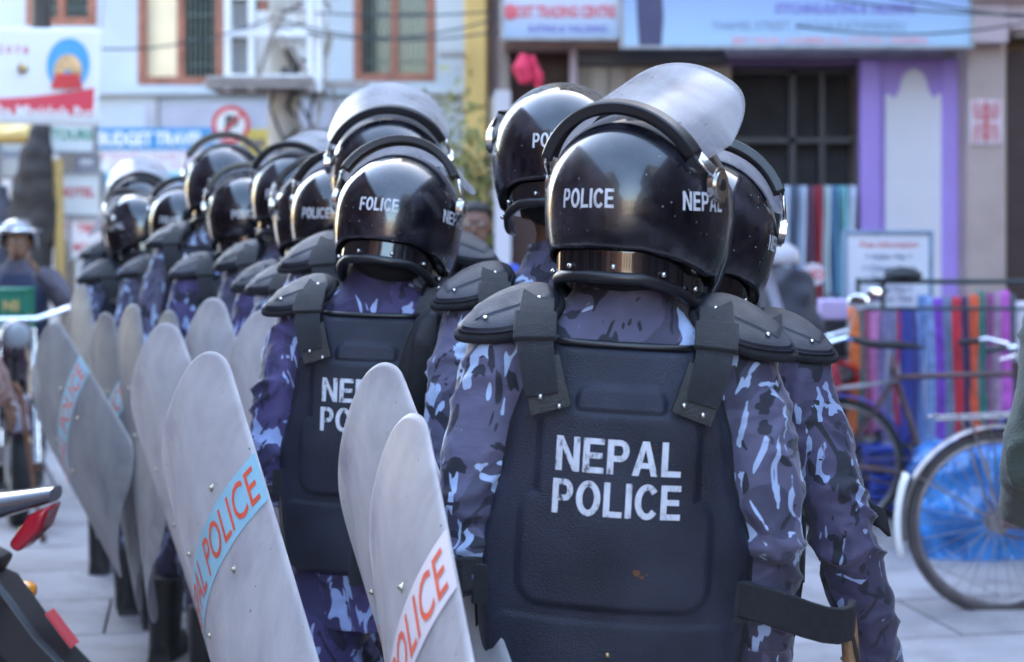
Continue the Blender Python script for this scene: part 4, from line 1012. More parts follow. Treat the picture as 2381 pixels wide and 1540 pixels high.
wpx = lambda px: P(px, 0, 12.9).x-c.x
hpx = lambda py: P(0, py, 12.9).z-c.z
fr = MB()
for xx in (530, 585, 722, 742): fr.box((wpx(xx), 0, hpx(92)), (.055, .045, hpx(-60)-hpx(185)))
for zz in (-10, 78, 182): fr.box((wpx(635), 0.001, hpx(zz)), (wpx(750)-wpx(522), .05, .06))
for xx in (530, 742):
    for zz in (-10, 182): fr.box((wpx(xx), .35, hpx(zz)), (.04, .7, .04))
fr.box((wpx(635), .68, hpx(92)), (wpx(742)-wpx(530), .03, hpx(0)-hpx(185)))
fr.build('cage', M_WHITE, s, 0, bevel=.006)
mb = MB(); mb.box((wpx(560), .1, hpx(130)), (.20, .1, hpx(85)-hpx(176))); mb.box((wpx(560), .1, hpx(35)), (.20, .1, hpx(0)-hpx(74))); mb.build('dark_grille', M_GLASS, s, 0)
mb = MB()
for k in range(9): mb.box((wpx(535+k*7), .03, hpx(92)), (.006, .008, hpx(0)-hpx(176)))
mb.build('bars', M_WHITE, s, 0)
mb = MB(); mb.tube([(wpx(600), -.02, hpx(178)), (wpx(655), -.02, hpx(20))], .022, 8); mb.tube([(wpx(720), -.01, hpx(178)), (wpx(625), -.01, hpx(40))], .016, 8); mb.build('brace', pbr('cream_metal', (.36, .31, .27), .6, vs=8), s)
mb = MB(); mb.cyl((wpx(700), .12, hpx(75)), (wpx(700), .5, hpx(75)), .19, 30); mb.build('fan_housing', M_WHITE, s, 40)
ringm(.10, .19, 0, 0).build('fan_guard', M_WHITE, s, 0, solid=.02).location = (wpx(700), .10, hpx(75))
mb = MB(); mb.tube([(wpx(668), .05, hpx(110)), (wpx(690), .05, hpx(150)), (wpx(675), .05, hpx(172)), (wpx(652), .05, hpx(165))], .045, 8); mb.build('motor', pbr('oily_metal', (.05, .045, .04), .5, vs=9), s)
# overhead cables
for k, (a, b, sag) in enumerate((((640, 20, 13), (1500, -30, 12), .12), ((640, 60, 13), (1300, 40, 12), .14), ((640, 40, 13), (1250, 5, 12), .2), ((1900, -10, 11), (2500, 30, 10), .05), ((1850, 60, 11), (2600, 0, 10), .12), ((2000, -20, 11), (2560, 60, 10), .02), ((-50, 60, 12), (700, 10, 13), .25))):
    A0, B0 = P(*a), P(*b)
    mb = MB(); mb.tube([A0.lerp(B0, t/14)-Vector((0, 0, sag*4*(t/14)*(1-t/14))) for t in range(15)], .007, 5)
    o = mb.build('overhead_cable', M_RUBBER); tag(o, ['top thin black cable from the pole toward the shop signs', 'lower sagging black cable crossing in front of the second brown window', 'middle black cable crossing the second brown window', 'black cable crossing the top right corner of the blue sign', 'sagging black cable across the lower blue sign', 'short black cable by the stepped corbel', 'sagging black cable from the pole to the left edge'][k], 'cable', 'overhead cables')
# leafy tree behind the officers
d = 13.0; c = P(1100, 0, d); s = empty('small_tree', 'loose leafy green tree growing between the tall officer and the back wall', 'tree', (c.x, d, 0))
M_LEAF = pbr('leaf_green', (.15, .19, .05), .55, var=.5, vs=5, tint=(.42, .40, .13)); M_BARK = pbr('bark', (.12, .09, .06), .9, vs=10, bump=.5, bs=40)
mb = MB(); mb.tube([(0, 0, 0), (.03, 0, .8), (-.02, 0, 1.4), (.05, 0, 2.0)], [.05, .04, .03, .015], 8)
rt = random.Random(11); limbs = []
for k in range(12):
    z = .6+k*.12; a = rt.uniform(0, 6.28); l = rt.uniform(.25, .5); e = Vector((l*math.cos(a), l*math.sin(a)*.8, z+rt.uniform(.15, .45))); limbs.append(e)
    mb.tube([(0, 0, z), Vector((0, 0, z)).lerp(e, .5)+Vector((0, 0, .05)), e], [.018, .012, .006], 6)
mb.build('trunk', M_BARK, s)
lf = MB()
for k in range(5200):
    e = rt.choice(limbs); p = Vector((rt.gauss(0, .20), rt.gauss(0, .15), rt.gauss(.0, .22)))+e*rt.uniform(.6, 1.08)
    p.z = max(.45, p.z+rt.uniform(-.1, .15)); r = rt.uniform(.025, .055)
    M_ = Matrix.Translation(p) @ Euler((rt.uniform(-1.2, 1.2), rt.uniform(-1.2, 1.2), rt.uniform(0, 6.28))).to_matrix().to_4x4()
    lf.add([(-r, 0, 0), (0, -r*.5, r*.1), (r*1.3, 0, -r*.25), (0, r*.5, r*.1)], [(0, 1, 2, 3)], 0, M_)
o = lf.build('crown', M_LEAF, s, 0)
o = empty('plant_pot', 'terracotta coloured plant pot under the leafy tree', 'plant pot', (c.x+.5, d-.3, 0))
mb = MB(); mb.tube([(0, 0, 0), (0, 0, .3), (0, 0, .34)], [.13, .18, .19], 20); mb.build('pot', pbr('terracotta', (.35, .13, .07), .8, vs=8), o, 40)
mb = MB()
for k in range(14):
    a = k*.9; mb.tube([(0, 0, .3), (.10*math.cos(a), .10*math.sin(a), .55), (.24*math.cos(a), .24*math.sin(a), .62+.03*(k % 3))], [.01, .008, .003], 5)
mb.build('plant', M_LEAF, o)
# red cloth by the doorway
s = empty('red_garment', 'bright red garment hanging in front of the dark doorway under the pale sign', 'garment', P(1215, 125, 11.6))
lumpy('cloth', [(0, 0, 0), (-.02, 0, -.10), (.02, 0, -.2)], [.03, .07, .05], flat('red_cloth', (.62, .03, .08), .8), s, 2, .012, .02)
lumpy('sleeve', [(.06, 0, -.02), (.10, 0, -.14), (.11, 0, -.26)], [.02, .035, .03], MATS['red_cloth'], s, 3, .012, .01)
# ---------- scarf rack and goods on the right
d = 9.4; s = empty('scarf_rack', 'long dark metal rail rack behind the bicycles, carrying the row of bright scarves', 'clothes rack', (P(2200, 0, d).x, d, 0))
zr = P(0, 655, d).z; xa, xb = P(1995, 0, d).x-s.location.x, P(2600, 0, d).x-s.location.x
mb = MB(); mb.tube([(xa, 0, zr), (xb, 0, zr)], .014, 8); mb.build('rail', pbr('rack_green_black', (.03, .045, .045), .5, vs=9), s)
for X_ in (xa, xa+.14, xb):
    mb = MB(); mb.tube([(X_, 0, zr+.02), (X_, .0, .25), (X_-.1, -.15, 0)], .014, 8); mb.build('leg', MATS['rack_green_black'], s)
z1, z2 = P(0, 700, d).z, P(0, 718, d-.25).z
mb = MB(); mb.tube([(xa-.06, -.25, z2), (xb, -.25, z2)], .010, 8); mb.build('rail', MATS['rack_green_black'], s)
cols = [('orange', (.78, .20, .04)), ('dull green', (.10, .14, .13)), ('plum red', (.34, .06, .14)), ('pink', (.50, .18, .38)), ('lilac grey', (.22, .18, .34)), ('slate', (.16, .17, .28)), ('wine red', (.40, .03, .09)), ('navy blue', (.04, .05, .28)), ('dark indigo', (.05, .05, .20)),
        ('sky blue', (.15, .24, .50)), ('pale blue', (.24, .33, .56)), ('violet', (.22, .06, .46)), ('steel grey', (.16, .20, .30)), ('scarlet', (.58, .03, .05)), ('black plum', (.06, .03, .09)), ('flame orange', (.72, .11, .04)), ('bottle green', (.03, .18, .14)), ('magenta brown', (.26, .07, .20)), ('dusty mauve', (.38, .24, .34)), ('bright magenta', (.56, .12, .50)), ('charcoal', (.10, .09, .14)), ('cream white', (.66, .60, .66))]
px = 1968
hts = [712, 716, 716, 718, 718, 716, 714, 712, 716, 685, 690, 692, 690, 690, 688, 684, 676, 680, 680, 676, 684, 700]
for k, (nm, c) in enumerate(cols):
    w = [26, 12, 14, 22, 20, 14, 14, 24, 14, 22, 18, 22, 20, 22, 16, 26, 12, 20, 18, 20, 12, 34][k]
    dd = 9.2 if k < 9 else 9.38
    p = P(px+w/2, hts[k], dd); wm = w/F*dd*1.02; bot = [1030, 1030, 1010, 1000, 1020, 1010, 990, 1030, 1020, 1055, 1040, 1050, 1050, 1050, 1030, 1010, 980, 1000, 980, 960, 1000, 1040][k]
    ln = p.z-P(0, bot, dd).z; ph = rc.uniform(0, 6)
    mb = MB(); mb.grid(lambda u, v: (p.x+(u-.5)*wm*(1+.10*math.sin(4*v+ph))+.010*math.sin(5*v+ph), dd-.03-.018*math.cos(u*6.28*2.5+ph)-.01*math.sin(7*v), p.z-ln*v), 18, 22)
    o = mb.build('rack_scarf', pbr('rack_scarf_'+nm.replace(' ', '_'), c, .85, var=.25, vs=18, bump=.3, bs=200, sheen=.3), None, 180, solid=.008)
    tag(o, nm+' scarf hanging from the long rack behind the bicycles', 'scarf', 'bright scarves on the long rack'); px += w
# white information board behind the rack
s = board('information_board', 'white information board listing visas in dark italic lettering, standing left of the purple door', 'sign', 1970, 545, 2160, 735, 9.9, flat('info_white', (.66, .66, .74)), t=.03, frame=pbr('blue_grey_frame', (.20, .28, .40), .5, vs=8))
for k, (t_, m_, h_, py) in enumerate((('Free Information', T_RED, .040, 568), ('> Indian Visa >', T_NAVY, .036, 596), ('> Chinese Visa >', T_NAVY, .036, 623), ('> Tibetan Visa >', T_NAVY, .036, 648), ('> Nepal Visa >', T_NAVY, .036, 672), ('Ticket to Tibet', T_NAVY, .036, 694))):
    sign_text(9.9, s.location.x, zt(py, 9.9), t_, h_, m_, s, bold=.01, squeeze=.92, shear=.3)
mb = MB()
for q in (-.2, .2): mb.box((q, .02, -.9), (.03, .03, 1.4))
mb.build('stand', M_GREYM, s, 0)
o = empty('black_cap', 'small black cap resting on the rack rail beside the information board', 'cap', P(2100, 640, 9.4))
mb = MB(); mb.ell((0, 0, 0), (.11, .09, .045), 16, 8); mb.build('crown', M_LEATHER, o); mb = MB(); mb.ell((-.08, -.02, -.025), (.09, .07, .012), 16, 6); mb.build('brim', M_LEATHER, o)
# blue plastic bundle on the ground
def bundle(label, px, py0, py1, d, w, mat, seed):
    a, b = P(px, py0, d), P(px, py1, d); o = empty('plastic_bundle', label, 'bundle', (a.x, d, 0), group='blue plastic bundles on the ground')
    mb = MB(); mb.loft([(0.0, 0, 0, w/2, .2, 3), (a.z*.5, 0, 0, w/2*1.03, .23, 3), (a.z*.95, 0, 0, w/2*.94, .2, 3), (a.z, 0, 0, w/2*.8, .15, 3)], 30); me = remesh(mb, .014, 2)
    for v in me.vertices:
        q = v.co*7+Vector((seed, 0, 0)); v.co += v.normal*(.035*noise.noise(q*.8)+.022*(1-min(1, abs(noise.noise(q*1.1))*2.2))+.004*(1-min(1, abs(noise.noise(q*3.3))*2.5)))
        v.co.z = max(v.co.z, .004)
    link('plastic', me, mat, o, 60); return o
M_BLUEP = pbr('blue_plastic', (.02, .14, .52), .22, var=.45, vs=5, tint=(.07, .32, .75), bump=.3, bs=25, coat=.3)
M_BLUEP2 = pbr('deep_blue_plastic', (.025, .05, .40), .3, var=.4, vs=6, tint=(.06, .12, .62), bump=.3, bs=25)
bundle('large crumpled bright blue plastic bundle seen through the bicycle wheel', 2255, 1040, 1285, 8.05, .52, M_BLUEP, 1)
bundle('second bright blue plastic bundle at the right behind the wheel hub', 2390, 1060, 1285, 8.2, .45, M_BLUEP, 5)
for k, (px, py, w, h, l) in enumerate(((2060, 1062, .30, .10, 'upper deep blue crate between the two bicycle wheels'), (2085, 1125, .34, .09, 'lower deep blue crate between the two bicycle wheels'))):
    p = P(px, py, 9.1); o = empty('blue_crate', l, 'crate', p, group='deep blue crates')
    mb = MB()
    for zz in (-.05, .0, .05): mb.box((0, 0, zz), (w, .25, .032))
    for sx in (-1, 1):
        for sy in (-1, 1): mb.box((sx*(w/2-.01), sy*.118, 0), (.025, .02, .14))
    mb.build('slatted_sides', M_BLUEP2, o, 0, bevel=.004)
    mb = MB(); mb.box((0, 0, -.062), (w-.03, .22, .012)); mb.build('base', M_BLUEP2, o, 0)
p = P(2072, 1155, 9.1); o = empty('low_stool', 'low stand under the deep blue crates', 'stool', (p.x, p.y, 0))
mb = MB(); mb.box((0, 0, p.z-.035), (.4, .3, .03)); mb.build('top', M_BLUEP2, o, 0, bevel=.004)
for sx in (-1, 1):
    for sy in (-1, 1): mb = MB(); mb.box((sx*.17, sy*.12, (p.z-.05)/2), (.03, .03, p.z-.05)); mb.build('leg', M_GREYM, o, 0)
# ================================================================ bicycles, motorcycles, bystanders
M_RUST = pbr('rusty_brown_paint', (.105, .055, .055), .55, var=.35, vs=12, bump=.2, bs=60)
M_TYRE = pbr('tyre_rubber', (.075, .060, .060), .8, var=.2, vs=12, bump=.3, bs=100)
M_BTYRE = pbr('black_tyre', (.02, .02, .022), .8, vs=12, bump=.3, bs=100)
M_ALU = pbr('worn_aluminium', (.33, .30, .30), .42, metal=.9, var=.35, vs=12)
SPK = {}
def wheel(name, parent, loc, r, tyre, tmat, rmat, spokes=32, hub=.02, w=.02):
    """wheel in the XZ plane"""
    mb = MB(); n = 48
    mb.tube([((r-tyre*2.1)*math.cos(6.2832*k/n), 0, (r-tyre*2.1)*math.sin(6.2832*k/n)) for k in range(n)], tyre*.62, 8, closed=True)
    o = mb.build(name, rmat, parent, 180); o.location = loc
    mb = MB(); mb.tube([((r-tyre)*math.cos(6.2832*k/n), 0, (r-tyre)*math.sin(6.2832*k/n)) for k in range(n)], tyre, 12, closed=True); mb.build('tyre', tmat, o, 180)
    mb = MB(); mb.cyl((0, -w*1.6, 0), (0, w*1.6, 0), hub, 16); mb.cyl((0, -w*1.7, 0), (0, -w*1.4, 0), hub*1.9, 18); mb.cyl((0, w*1.4, 0), (0, w*1.7, 0), hub*1.9, 18); mb.build('hub', rmat, o, 40)
    key = (r, tyre, w, hub)
    if key not in SPK:
        mb = MB(); mb.tube([(hub*1.5, w*1.4, 0), (r-tyre*2.2, 0, 0)], .0016, 4); me = mb.mesh(); me.materials.append(M_ALU); SPK[key] = me
    for k in range(spokes):
        q = link('spoke', SPK[key], None, o, 0); q.rotation_euler = (0, 6.2832*k/spokes, 0)
        if k % 2: q.scale = (1, -1, 1)
    return o
def bicycle(label, x, y, frame, tyrem, yaw=0, sc_=1.0, flap=False, seat=True, front=True, loc_rear=True, fenderm=None, gear=False, bar=True, stand=0):
    b = empty('bicycle', label, 'bicycle', (x, y, 0), (0, 0, yaw), group='old bicycles parked along the street', s=sc_)
    r = .345; L_ = 1.12; fm = fenderm or M_ALU
    wheel('rear_wheel', b, (0, 0, r), r, .0185, tyrem, M_ALU)
    if front: wheel('front_wheel', b, (L_, 0, r), r, .0185, tyrem, M_ALU)
    bb = Vector((.46, 0, .29)); st = Vector((.30, 0, .80)); hd = Vector((.93, 0, .82)); h2 = Vector((.96, 0, .66)); rh = Vector((0, 0, r)); fh = Vector((L_, 0, r))
    mb = MB(); mb.tube([bb, st+Vector((-.02, 0, .05))], .016, 10); mb.tube([st, hd], .015, 10); mb.tube([bb, h2], .016, 10); mb.tube([h2-Vector((-.01, 0, .04)), hd+Vector((-.015, 0, .06))], .020, 10)
    for s_ in (-1, 1):
        mb.tube([bb+Vector((0, s_*.03, 0)), rh+Vector((0, s_*.05, 0))], .010, 8); mb.tube([st+Vector((0, s_*.015, 0)), rh+Vector((0, s_*.05, 0))], .009, 8)
    mb.cyl(bb+Vector((0, -.04, 0)), bb+Vector((0, .04, 0)), .024, 14); mb.build('frame', frame, b, 60)
    mb = MB()
    for s_ in (-1, 1): mb.tube([h2+Vector((0, s_*.035, 0)), h2.lerp(fh, .6)+Vector((-.0, s_*.05, 0)), fh+Vector((0, s_*.05, 0))], [.012, .011, .008], 8)
    mb.cyl(h2+Vector((0, -.045, 0)), h2+Vector((0, .045, 0)), .018, 10); mb.build('fork', frame, b, 60)
    if seat:
        mb = MB(); mb.tube([st, st+Vector((-.03, 0, .12))], .013, 8); so = mb.build('saddle_post', M_ALU, b)
        mb = MB(); c = st+Vector((-.02, 0, .15)); mb.loft([(0, -.02, 0, .10, .07, 2), (.02, -.02, 0, .13, .085, 2), (.035, -.04, 0, .10, .075, 2)], 20, M=Matrix.Translation(c)); mb.tube([c+Vector((.02, 0, .015)), c+Vector((.11, 0, .012)), c+Vector((.17, 0, .0))], [.05, .03, .018], 12, flat=.5, up=(0, 1, 0)); me = remesh(mb, .012, 2); link('saddle', me, M_LEATHER, b, 180)
    if bar:
        t = hd+Vector((-.03, 0, .14)); mb = MB(); mb.tube([hd, t], .012, 8); mb.tube([t+Vector((-.20, -.27, .0)), t+Vector((-.06, -.28, .02)), t+Vector((.03, -.16, .0)), t, t+Vector((.03, .16, 0)), t+Vector((-.06, .28, .02)), t+Vector((-.20, .27, 0))], .011, 8); hb = mb.build('handlebar', M_CHROME, b)
        for s_ in (-1, 1): mb = MB(); mb.tube([t+Vector((-.21, s_*.27, 0)), t+Vector((-.10, s_*.28, .012))], .016, 10); mb.build('grip', M_RUBBER, hb); 
        mb = MB(); mb.tube([t+Vector((-.02, -.2, -.03)), t+Vector((-.14, -.27, -.05))], .007, 6); mb.build('brake_lever', M_CHROME, hb)
    # mudguards
    for c0, a0, a1 in ((rh, 25, 190), (fh, 20, 165)) if front else ((rh, 25, 190),):
        mb = MB(); mb.grid(lambda u, v: (c0.x+(r+.022-.010*abs(v*2-1)**2)*math.cos(R(a0+(a1-a0)*u)), (v-.5)*.056, c0.z+(r+.022-.010*abs(v*2-1)**2)*math.sin(R(a0+(a1-a0)*u))), 30, 7)
        m = mb.build('mudguard', fm, b, 180, solid=.002)
        mb = MB()
        for an in (150, 95):
            for s_ in (-1, 1): mb.tube([c0+Vector((0, s_*.05, 0)), c0+Vector((math.cos(R(an))*(r+.015), s_*.026, math.sin(R(an))*(r+.015)))], .0035, 5)
        mb.build('stay', M_ALU, m)
    if flap:
        mb = MB(); mb.grid(lambda u, v: (-(r+.028)*math.cos(R(22-46*u*.9))-.012*u, (v-.5)*.075, r+(r+.03)*math.sin(R(30-50*u))), 12, 4); mb.build('mud_flap', M_WHITE, b, 180, solid=.004)
    mb = MB(); mb.cyl(bb+Vector((0, -.055, 0)), bb+Vector((0, -.050, 0)), .095, 36); cr = mb.build('chainring', frame, b, 40)
    for a, s_ in ((R(-60), -1), (R(120), 1)):
        e = bb+Vector((.16*math.cos(a), s_*.07, .16*math.sin(a))); mb = MB(); mb.tube([bb+Vector((0, s_*.065, 0)), e], .009, 8); mb.build('crank', M_ALU, b)
        mb = MB(); mb.box(e+Vector((0, s_*.05, 0)), (.085, .08, .022)); mb.build('pedal', M_RUBBER, b, 30, bevel=.004)
    mb = MB()
    for s_ in (-1, 1): mb.tube([bb+Vector((0, -.052, s_*.09)), rh+Vector((0, -.052, s_*.035))], .005, 6)
    mb.build('chain', M_RUST, b)
    mb = MB()          # carrier
    for s_ in (-1, 1): mb.tube([st+Vector((.0, s_*.03, -.02)), Vector((.05, s_*.055, .745)), Vector((-.25, s_*.055, .735))], .006, 6); mb.tube([Vector((-.12, s_*.055, .74)), rh+Vector((0, s_*.055, 0))], .005, 6)
    for k in range(4): mb.tube([Vector((-.22+.09*k, -.055, .742)), Vector((-.22+.09*k, .055, .742))], .005, 6)
    mb.build('carrier', M_ALU, b)
    mb = MB(); mb.tube([bb+Vector((-.02, .05, -.02)), Vector((.40, .20, .026))], .008, 6); mb.build('stand_leg', frame, b)
    return b
bicycle('old bicycle with big wheel and white mud flap, partly hidden by the green coat', P(2318, 0, 6.84).x, 6.84, M_RUST, M_TYRE, yaw=R(4), sc_=1.09, flap=True, bar=False, seat=False)
bicycle('rusty brown bicycle with black saddle and blue mudguard, parked in front of the orange scarf', P(1950, 0, 8.75).x, 8.75, M_RUST, M_BTYRE, yaw=R(-1), fenderm=pbr('blue_mudguard', (.05, .06, .34), .3, vs=8))

def motorcycle(label, x, y, yaw, body, s=1.0, rack=False):
    m = empty('motorcycle', label, 'motorcycle', (x, y, 0), (0, 0, yaw), group='parked motorcycles', s=s)
    # forwards is +x
    wheel('rear_wheel', m, (-.66, 0, .30), .30, .050, M_BTYRE, M_GREYM, spokes=10, hub=.05, w=.03); wheel('front_wheel', m, (.66, 0, .30), .30, .045, M_BTYRE, M_GREYM, spokes=10, hub=.05, w=.03)
    mb = MB(); mb.loft([(.28, 0, 0, .20, .12, 2.6), (.42, 0, 0, .22, .14, 2.6), (.55, .03, 0, .16, .11, 2.4)], 24)
    for k in range(5): mb.box((.10, 0, .44+.03*k), (.20, .24, .012))
    mb.build('engine', M_GREYM, m, 40)
    mb = MB(); mb.tube([(-.25, .13, .33), (.0, .15, .26), (.25, .12, .30)], .022, 8); mb.tube([(-.72, .17, .36), (-.25, .15, .30)], [.045, .03], 12); mb.build('exhaust', M_CHROME, m)
    mb = MB(); mb.tube([(.52, 0, .88), (.30, 0, .72), (-.05, 0, .66), (-.35, 0, .60)], .025, 8); mb.tube([(.46, 0, .78), (.28, 0, .35), (-.2, 0, .30), (-.28, 0, .6)], .02, 8); mb.tube([(-.30, .10, .36), (-.66, .08, .30)], .02, 8); mb.tube([(-.30, -.10, .36), (-.66, -.08, .30)], .02, 8); mb.build('frame', M_RUBBER, m)
    mb = MB(); mb.loft([(.66, .10, 0, .24, .10, 2.3), (.74, .12, 0, .27, .15, 2.2), (.84, .14, 0, .24, .14, 2.2), (.90, .16, 0, .15, .08, 2)], 28); me = remesh(mb, .02, 3); link('fuel_tank', me, body, m, 180)
    mb = MB(); mb.tube([(-.08, 0, .76), (-.30, 0, .78), (-.52, 0, .81), (-.68, 0, .84)], [.09, .12, .11, .05], 16, flat=.5, up=(0, 1, 0)); me = remesh(mb, .018, 2); link('seat', me, M_LEATHER, m, 180)
    def yz(c, w0, w1, h0, h1, e=2.6, n=20):     # rings across x, built as loft and turned
        rings = []
        for k in range(9):
            u = k/8; rings.append((c(u)[0], c(u)[1], 0, (h0+(h1-h0)*u)/2, (w0+(w1-w0)*u)/2, e))
        mb = MB(); mb.loft([(z, cx, cy, rx, ry, ee) for z, cx, cy, rx, ry, ee in rings], n, M=Matrix(((0, 0, 1, 0), (0, 1, 0, 0), (1, 0, 0, 0), (0, 0, 0, 1)))); return mb
    yz(lambda u: (-.28-.62*u, .765+.115*u-.01*math.sin(3*u)), .26, .09, .16, .035).build('tail_fairing', body, m, 60)
    mb = MB(); mb.prism([(-.902, .858), (-.85, .835), (-.80, .765), (-.825, .745), (-.88, .80)], -.05, .05); mb.build('tail_light', pbr('red_lens', (.34, .008, .02), .14, vs=12, coat=.4), m, 30, bevel=.012)
    mb = MB(); mb.prism([(-.40, .68), (-.70, .765), (-.78, .725), (-.74, .66), (-.5, .60)], -.07, .07); mb.build('under_tail', M_RUBBER, m, 30, bevel=.012)
    mb = MB(); mb.tube([(-.42, .13, .83), (-.45, .14, .90), (-.66, .12, .93), (-.66, -.12, .93), (-.45, -.14, .90), (-.42, -.13, .83)], .011, 8); mb.build('grab_rail', M_GREYM, m)
    mb = MB(); mb.prism([(-.60, .66), (-.72, .71), (-.79, .68), (-.88, .56), (-.99, .45), (-1.055, .405), (-1.05, .375), (-.97, .37), (-.86, .44), (-.74, .55)], -.065, .065); g_ = mb.build('rear_mudguard', M_RUBBER, m, 30, bevel=.012)
    mb = MB(); mb.box((-.915, 0, .565), (.006, .05, .10), rot=(0, R(38), 0)); mb.build('number_plate', flat('plate_red', (.45, .05, .06)), m, 0)
    for s_ in (-1, 1):
        mb = MB(); mb.tube([(-.72, s_*.05, .62), (-.765, s_*.12, .62)], .008, 6); i_ = mb.build('indicator_stalk', M_RUBBER, m); mb = MB(); mb.ell((-.778, s_*.14, .62), (.026, .032, .024), 14, 8); mb.build('indicator', pbr('amber_lens', (.75, .28, .02), .15, vs=12, coat=.5), i_)
        mb = MB(); mb.tube([(.66, s_*.085, .30), (.56, s_*.085, .62), (.48, s_*.08, .92)], [.026, .022, .02], 10); mb.build('fork_leg', M_CHROME, m)
        mb = MB(); mb.tube([(-.66, s_*.15, .34), (-.42, s_*.15, .66)], .03, 10); mb.build('shock', M_CHROME, m)
        mb = MB(); mb.tube([(.42, s_*.30, 1.02), (.44, s_*.36, 1.18)], .005, 6); q = mb.build('mirror_stem', M_CHROME, m); mb = MB(); mb.ell((.44, s_*.37, 1.21), (.012, .06, .04), 16, 8); mb.build('mirror', M_CHROME, q)
    mb = MB(); mb.tube([(.30, -.36, 1.0), (.42, -.30, 1.03), (.48, -.1, .97), (.48, .1, .97), (.42, .30, 1.03), (.30, .36, 1.0)], .012, 8); h_ = mb.build('handlebar', M_CHROME, m)
    for s_ in (-1, 1): mb = MB(); mb.tube([(.28, s_*.37, .995), (.38, s_*.32, 1.02)], .018, 8); mb.build('grip', M_RUBBER, h_)
    mb = MB(); mb.grid(lambda u, v: (.66+.335*math.cos(R(30+120*u)), (v-.5)*.11, .30+(.335-.02*abs(v*2-1)**2)*math.sin(R(30+120*u))), 20, 6); mb.build('front_mudguard', body, m, 180, solid=.004)
    mb = MB(); mb.ell((.60, 0, .90), (.07, .075, .075), 20, 12); hl = mb.build('headlight', body, m); mb = MB(); mb.ell((.655, 0, .90), (.018, .060, .060), 20, 10); mb.build('lens', flat('lamp_glass', (.30, .32, .34), .08), hl)
    mb = MB(); mb.tube([(-.1, .13, .30), (-.16, .26, .02)], .012, 6); mb.build('side_stand', M_GREYM, m)
    return m
M_MBLK = pbr('motorcycle_black_silver', (.035, .04, .055), .16, metal=.1, var=.3, vs=5, coat=.6)
M_MRED = pbr('motorcycle_red', (.40, .012, .015), .22, vs=5, coat=.5)
M_MDK = pbr('motorcycle_dark', (.05, .02, .04), .25, vs=5, coat=.5)
motorcycle('silver black motorcycle with red tail light and orange indicator at the bottom left corner', -2.06, 4.18, R(176), M_MBLK, s=1.05)
motorcycle('dark motorcycle at the far left with chrome headlight and maroon tank under the seated rider', -2.86, 9.55, R(-70), M_MDK, s=1.12)
motorcycle('red motorcycle parked on the right behind the rightmost officer', 1.62, 8.9, R(-120), M_MRED)
motorcycle('dark motorcycle parked against the shop, left of the red scarf rack', 1.75, 9.9, R(-100), M_MDK)

def person(label, x, y, yaw, pl, pr, top, coat, trou, skin=None, s=1.0, seed=0, loose=1.0, hem=.72, head=(0, 0, 0), hair=True, ph=.2, sit=False, shoe=True, hairc=None):
    p = empty('person', label, 'person', (x, y, 0), (0, 0, yaw), s=top/1.72*1.0)
    link('body', body_mesh(pl, pr, .008, head, ph=ph), skin or M_SKIN, p, 180)
    link('coat', jacket_mesh(pl, pr, .014, seed, amp=.007, loose=loose, hem=hem), coat, p, 180)
    link('trousers', trouser_mesh(ph, .014, seed), trou, p, 180)
    H = Matrix.Translation((0, .02, 1.60)) @ Euler(head).to_matrix().to_4x4()
    if hair:
        mb = MB(); mb.grid(lambda u, v: tuple(H @ Vector((.082*math.sin(v*1.75)*math.sin(6.2832*u), -.014-.105*math.sin(v*1.75)*math.cos(6.2832*u)*(1 if math.cos(6.2832*u) > 0 else .82), .022+.107*math.cos(v*(1.75 if math.cos(6.2832*u) > -.3 else 1.05))))), 30, 12, wrap=True); mb.build('hair', M_HAIR, p, 180, solid=.006)
    for s_ in (-1, 1):
        mb = MB(); mb.ell(tuple(H @ Vector((s_*.031, .083, .012))), (.012, .008, .007), 10, 8); e = mb.build('eye', flat('eye_white', (.7, .68, .65), .3), p, 180); mb = MB(); mb.ell(tuple(H @ Vector((s_*.031, .0895, .012))), (.005, .003, .005), 8, 6); mb.build('pupil', M_HAIR, e)
    mb = MB(); mb.tube([tuple(H @ Vector((-.022, .093, -.063))), tuple(H @ Vector((0, .099, -.062))), tuple(H @ Vector((.022, .093, -.063)))], [.003, .006, .003], 8); mb.build('lips', pbr('lip_skin', (.20, .07, .055), .5), p, 180)
    if shoe:
        for sd in (-1, 1): f = leg_pts(sd, sd*ph)[-1]; b = link('shoe', BOOT, M_BOOT, p, 180); b.location = (f[0], f[1], 0)
    return p
if BOOT is None: BOOT = boot_mesh()
# man behind the FOLICE officer
q = person('bystander with short black hair in a blue and red top, between two officers', P(1106, 0, 8.3).x, 8.3, R(178), 'down', 'down', 1.70, pbr('blue_top', (.04, .07, .38), .8, vs=3, var=.1), pbr('dark_trousers', (.04, .04, .06), .8), skin=M_SKIN2, seed=20)
mb = MB(); mb.tube([(-.16, .09, 1.36), (-.10, .115, 1.40), (0, .12, 1.36), (.10, .115, 1.40), (.16, .09, 1.36)], .03, 8); mb.build('red_scarf', flat('red_trim', (.55, .03, .08), .8), q)
# person in olive green coat at the right edge
q = person('person in a dark olive green coat, cut off by the right edge', 1.32, 3.55, R(8), [(-.145, -.005, 1.385), (-.185, -.005, 1.36), (-.215, -.03, 1.22), (-.235, -.03, 1.08), (-.20, .10, .98), (-.12, .19, .95)], 'down', 1.72, pbr('olive_cloth', (.050, .062, .042), .85, var=.2, vs=9, bump=.5, bs=260, sheen=.3), pbr('brown_trousers', (.055, .035, .045), .85, vs=8), seed=21, loose=1.12, hem=.76)
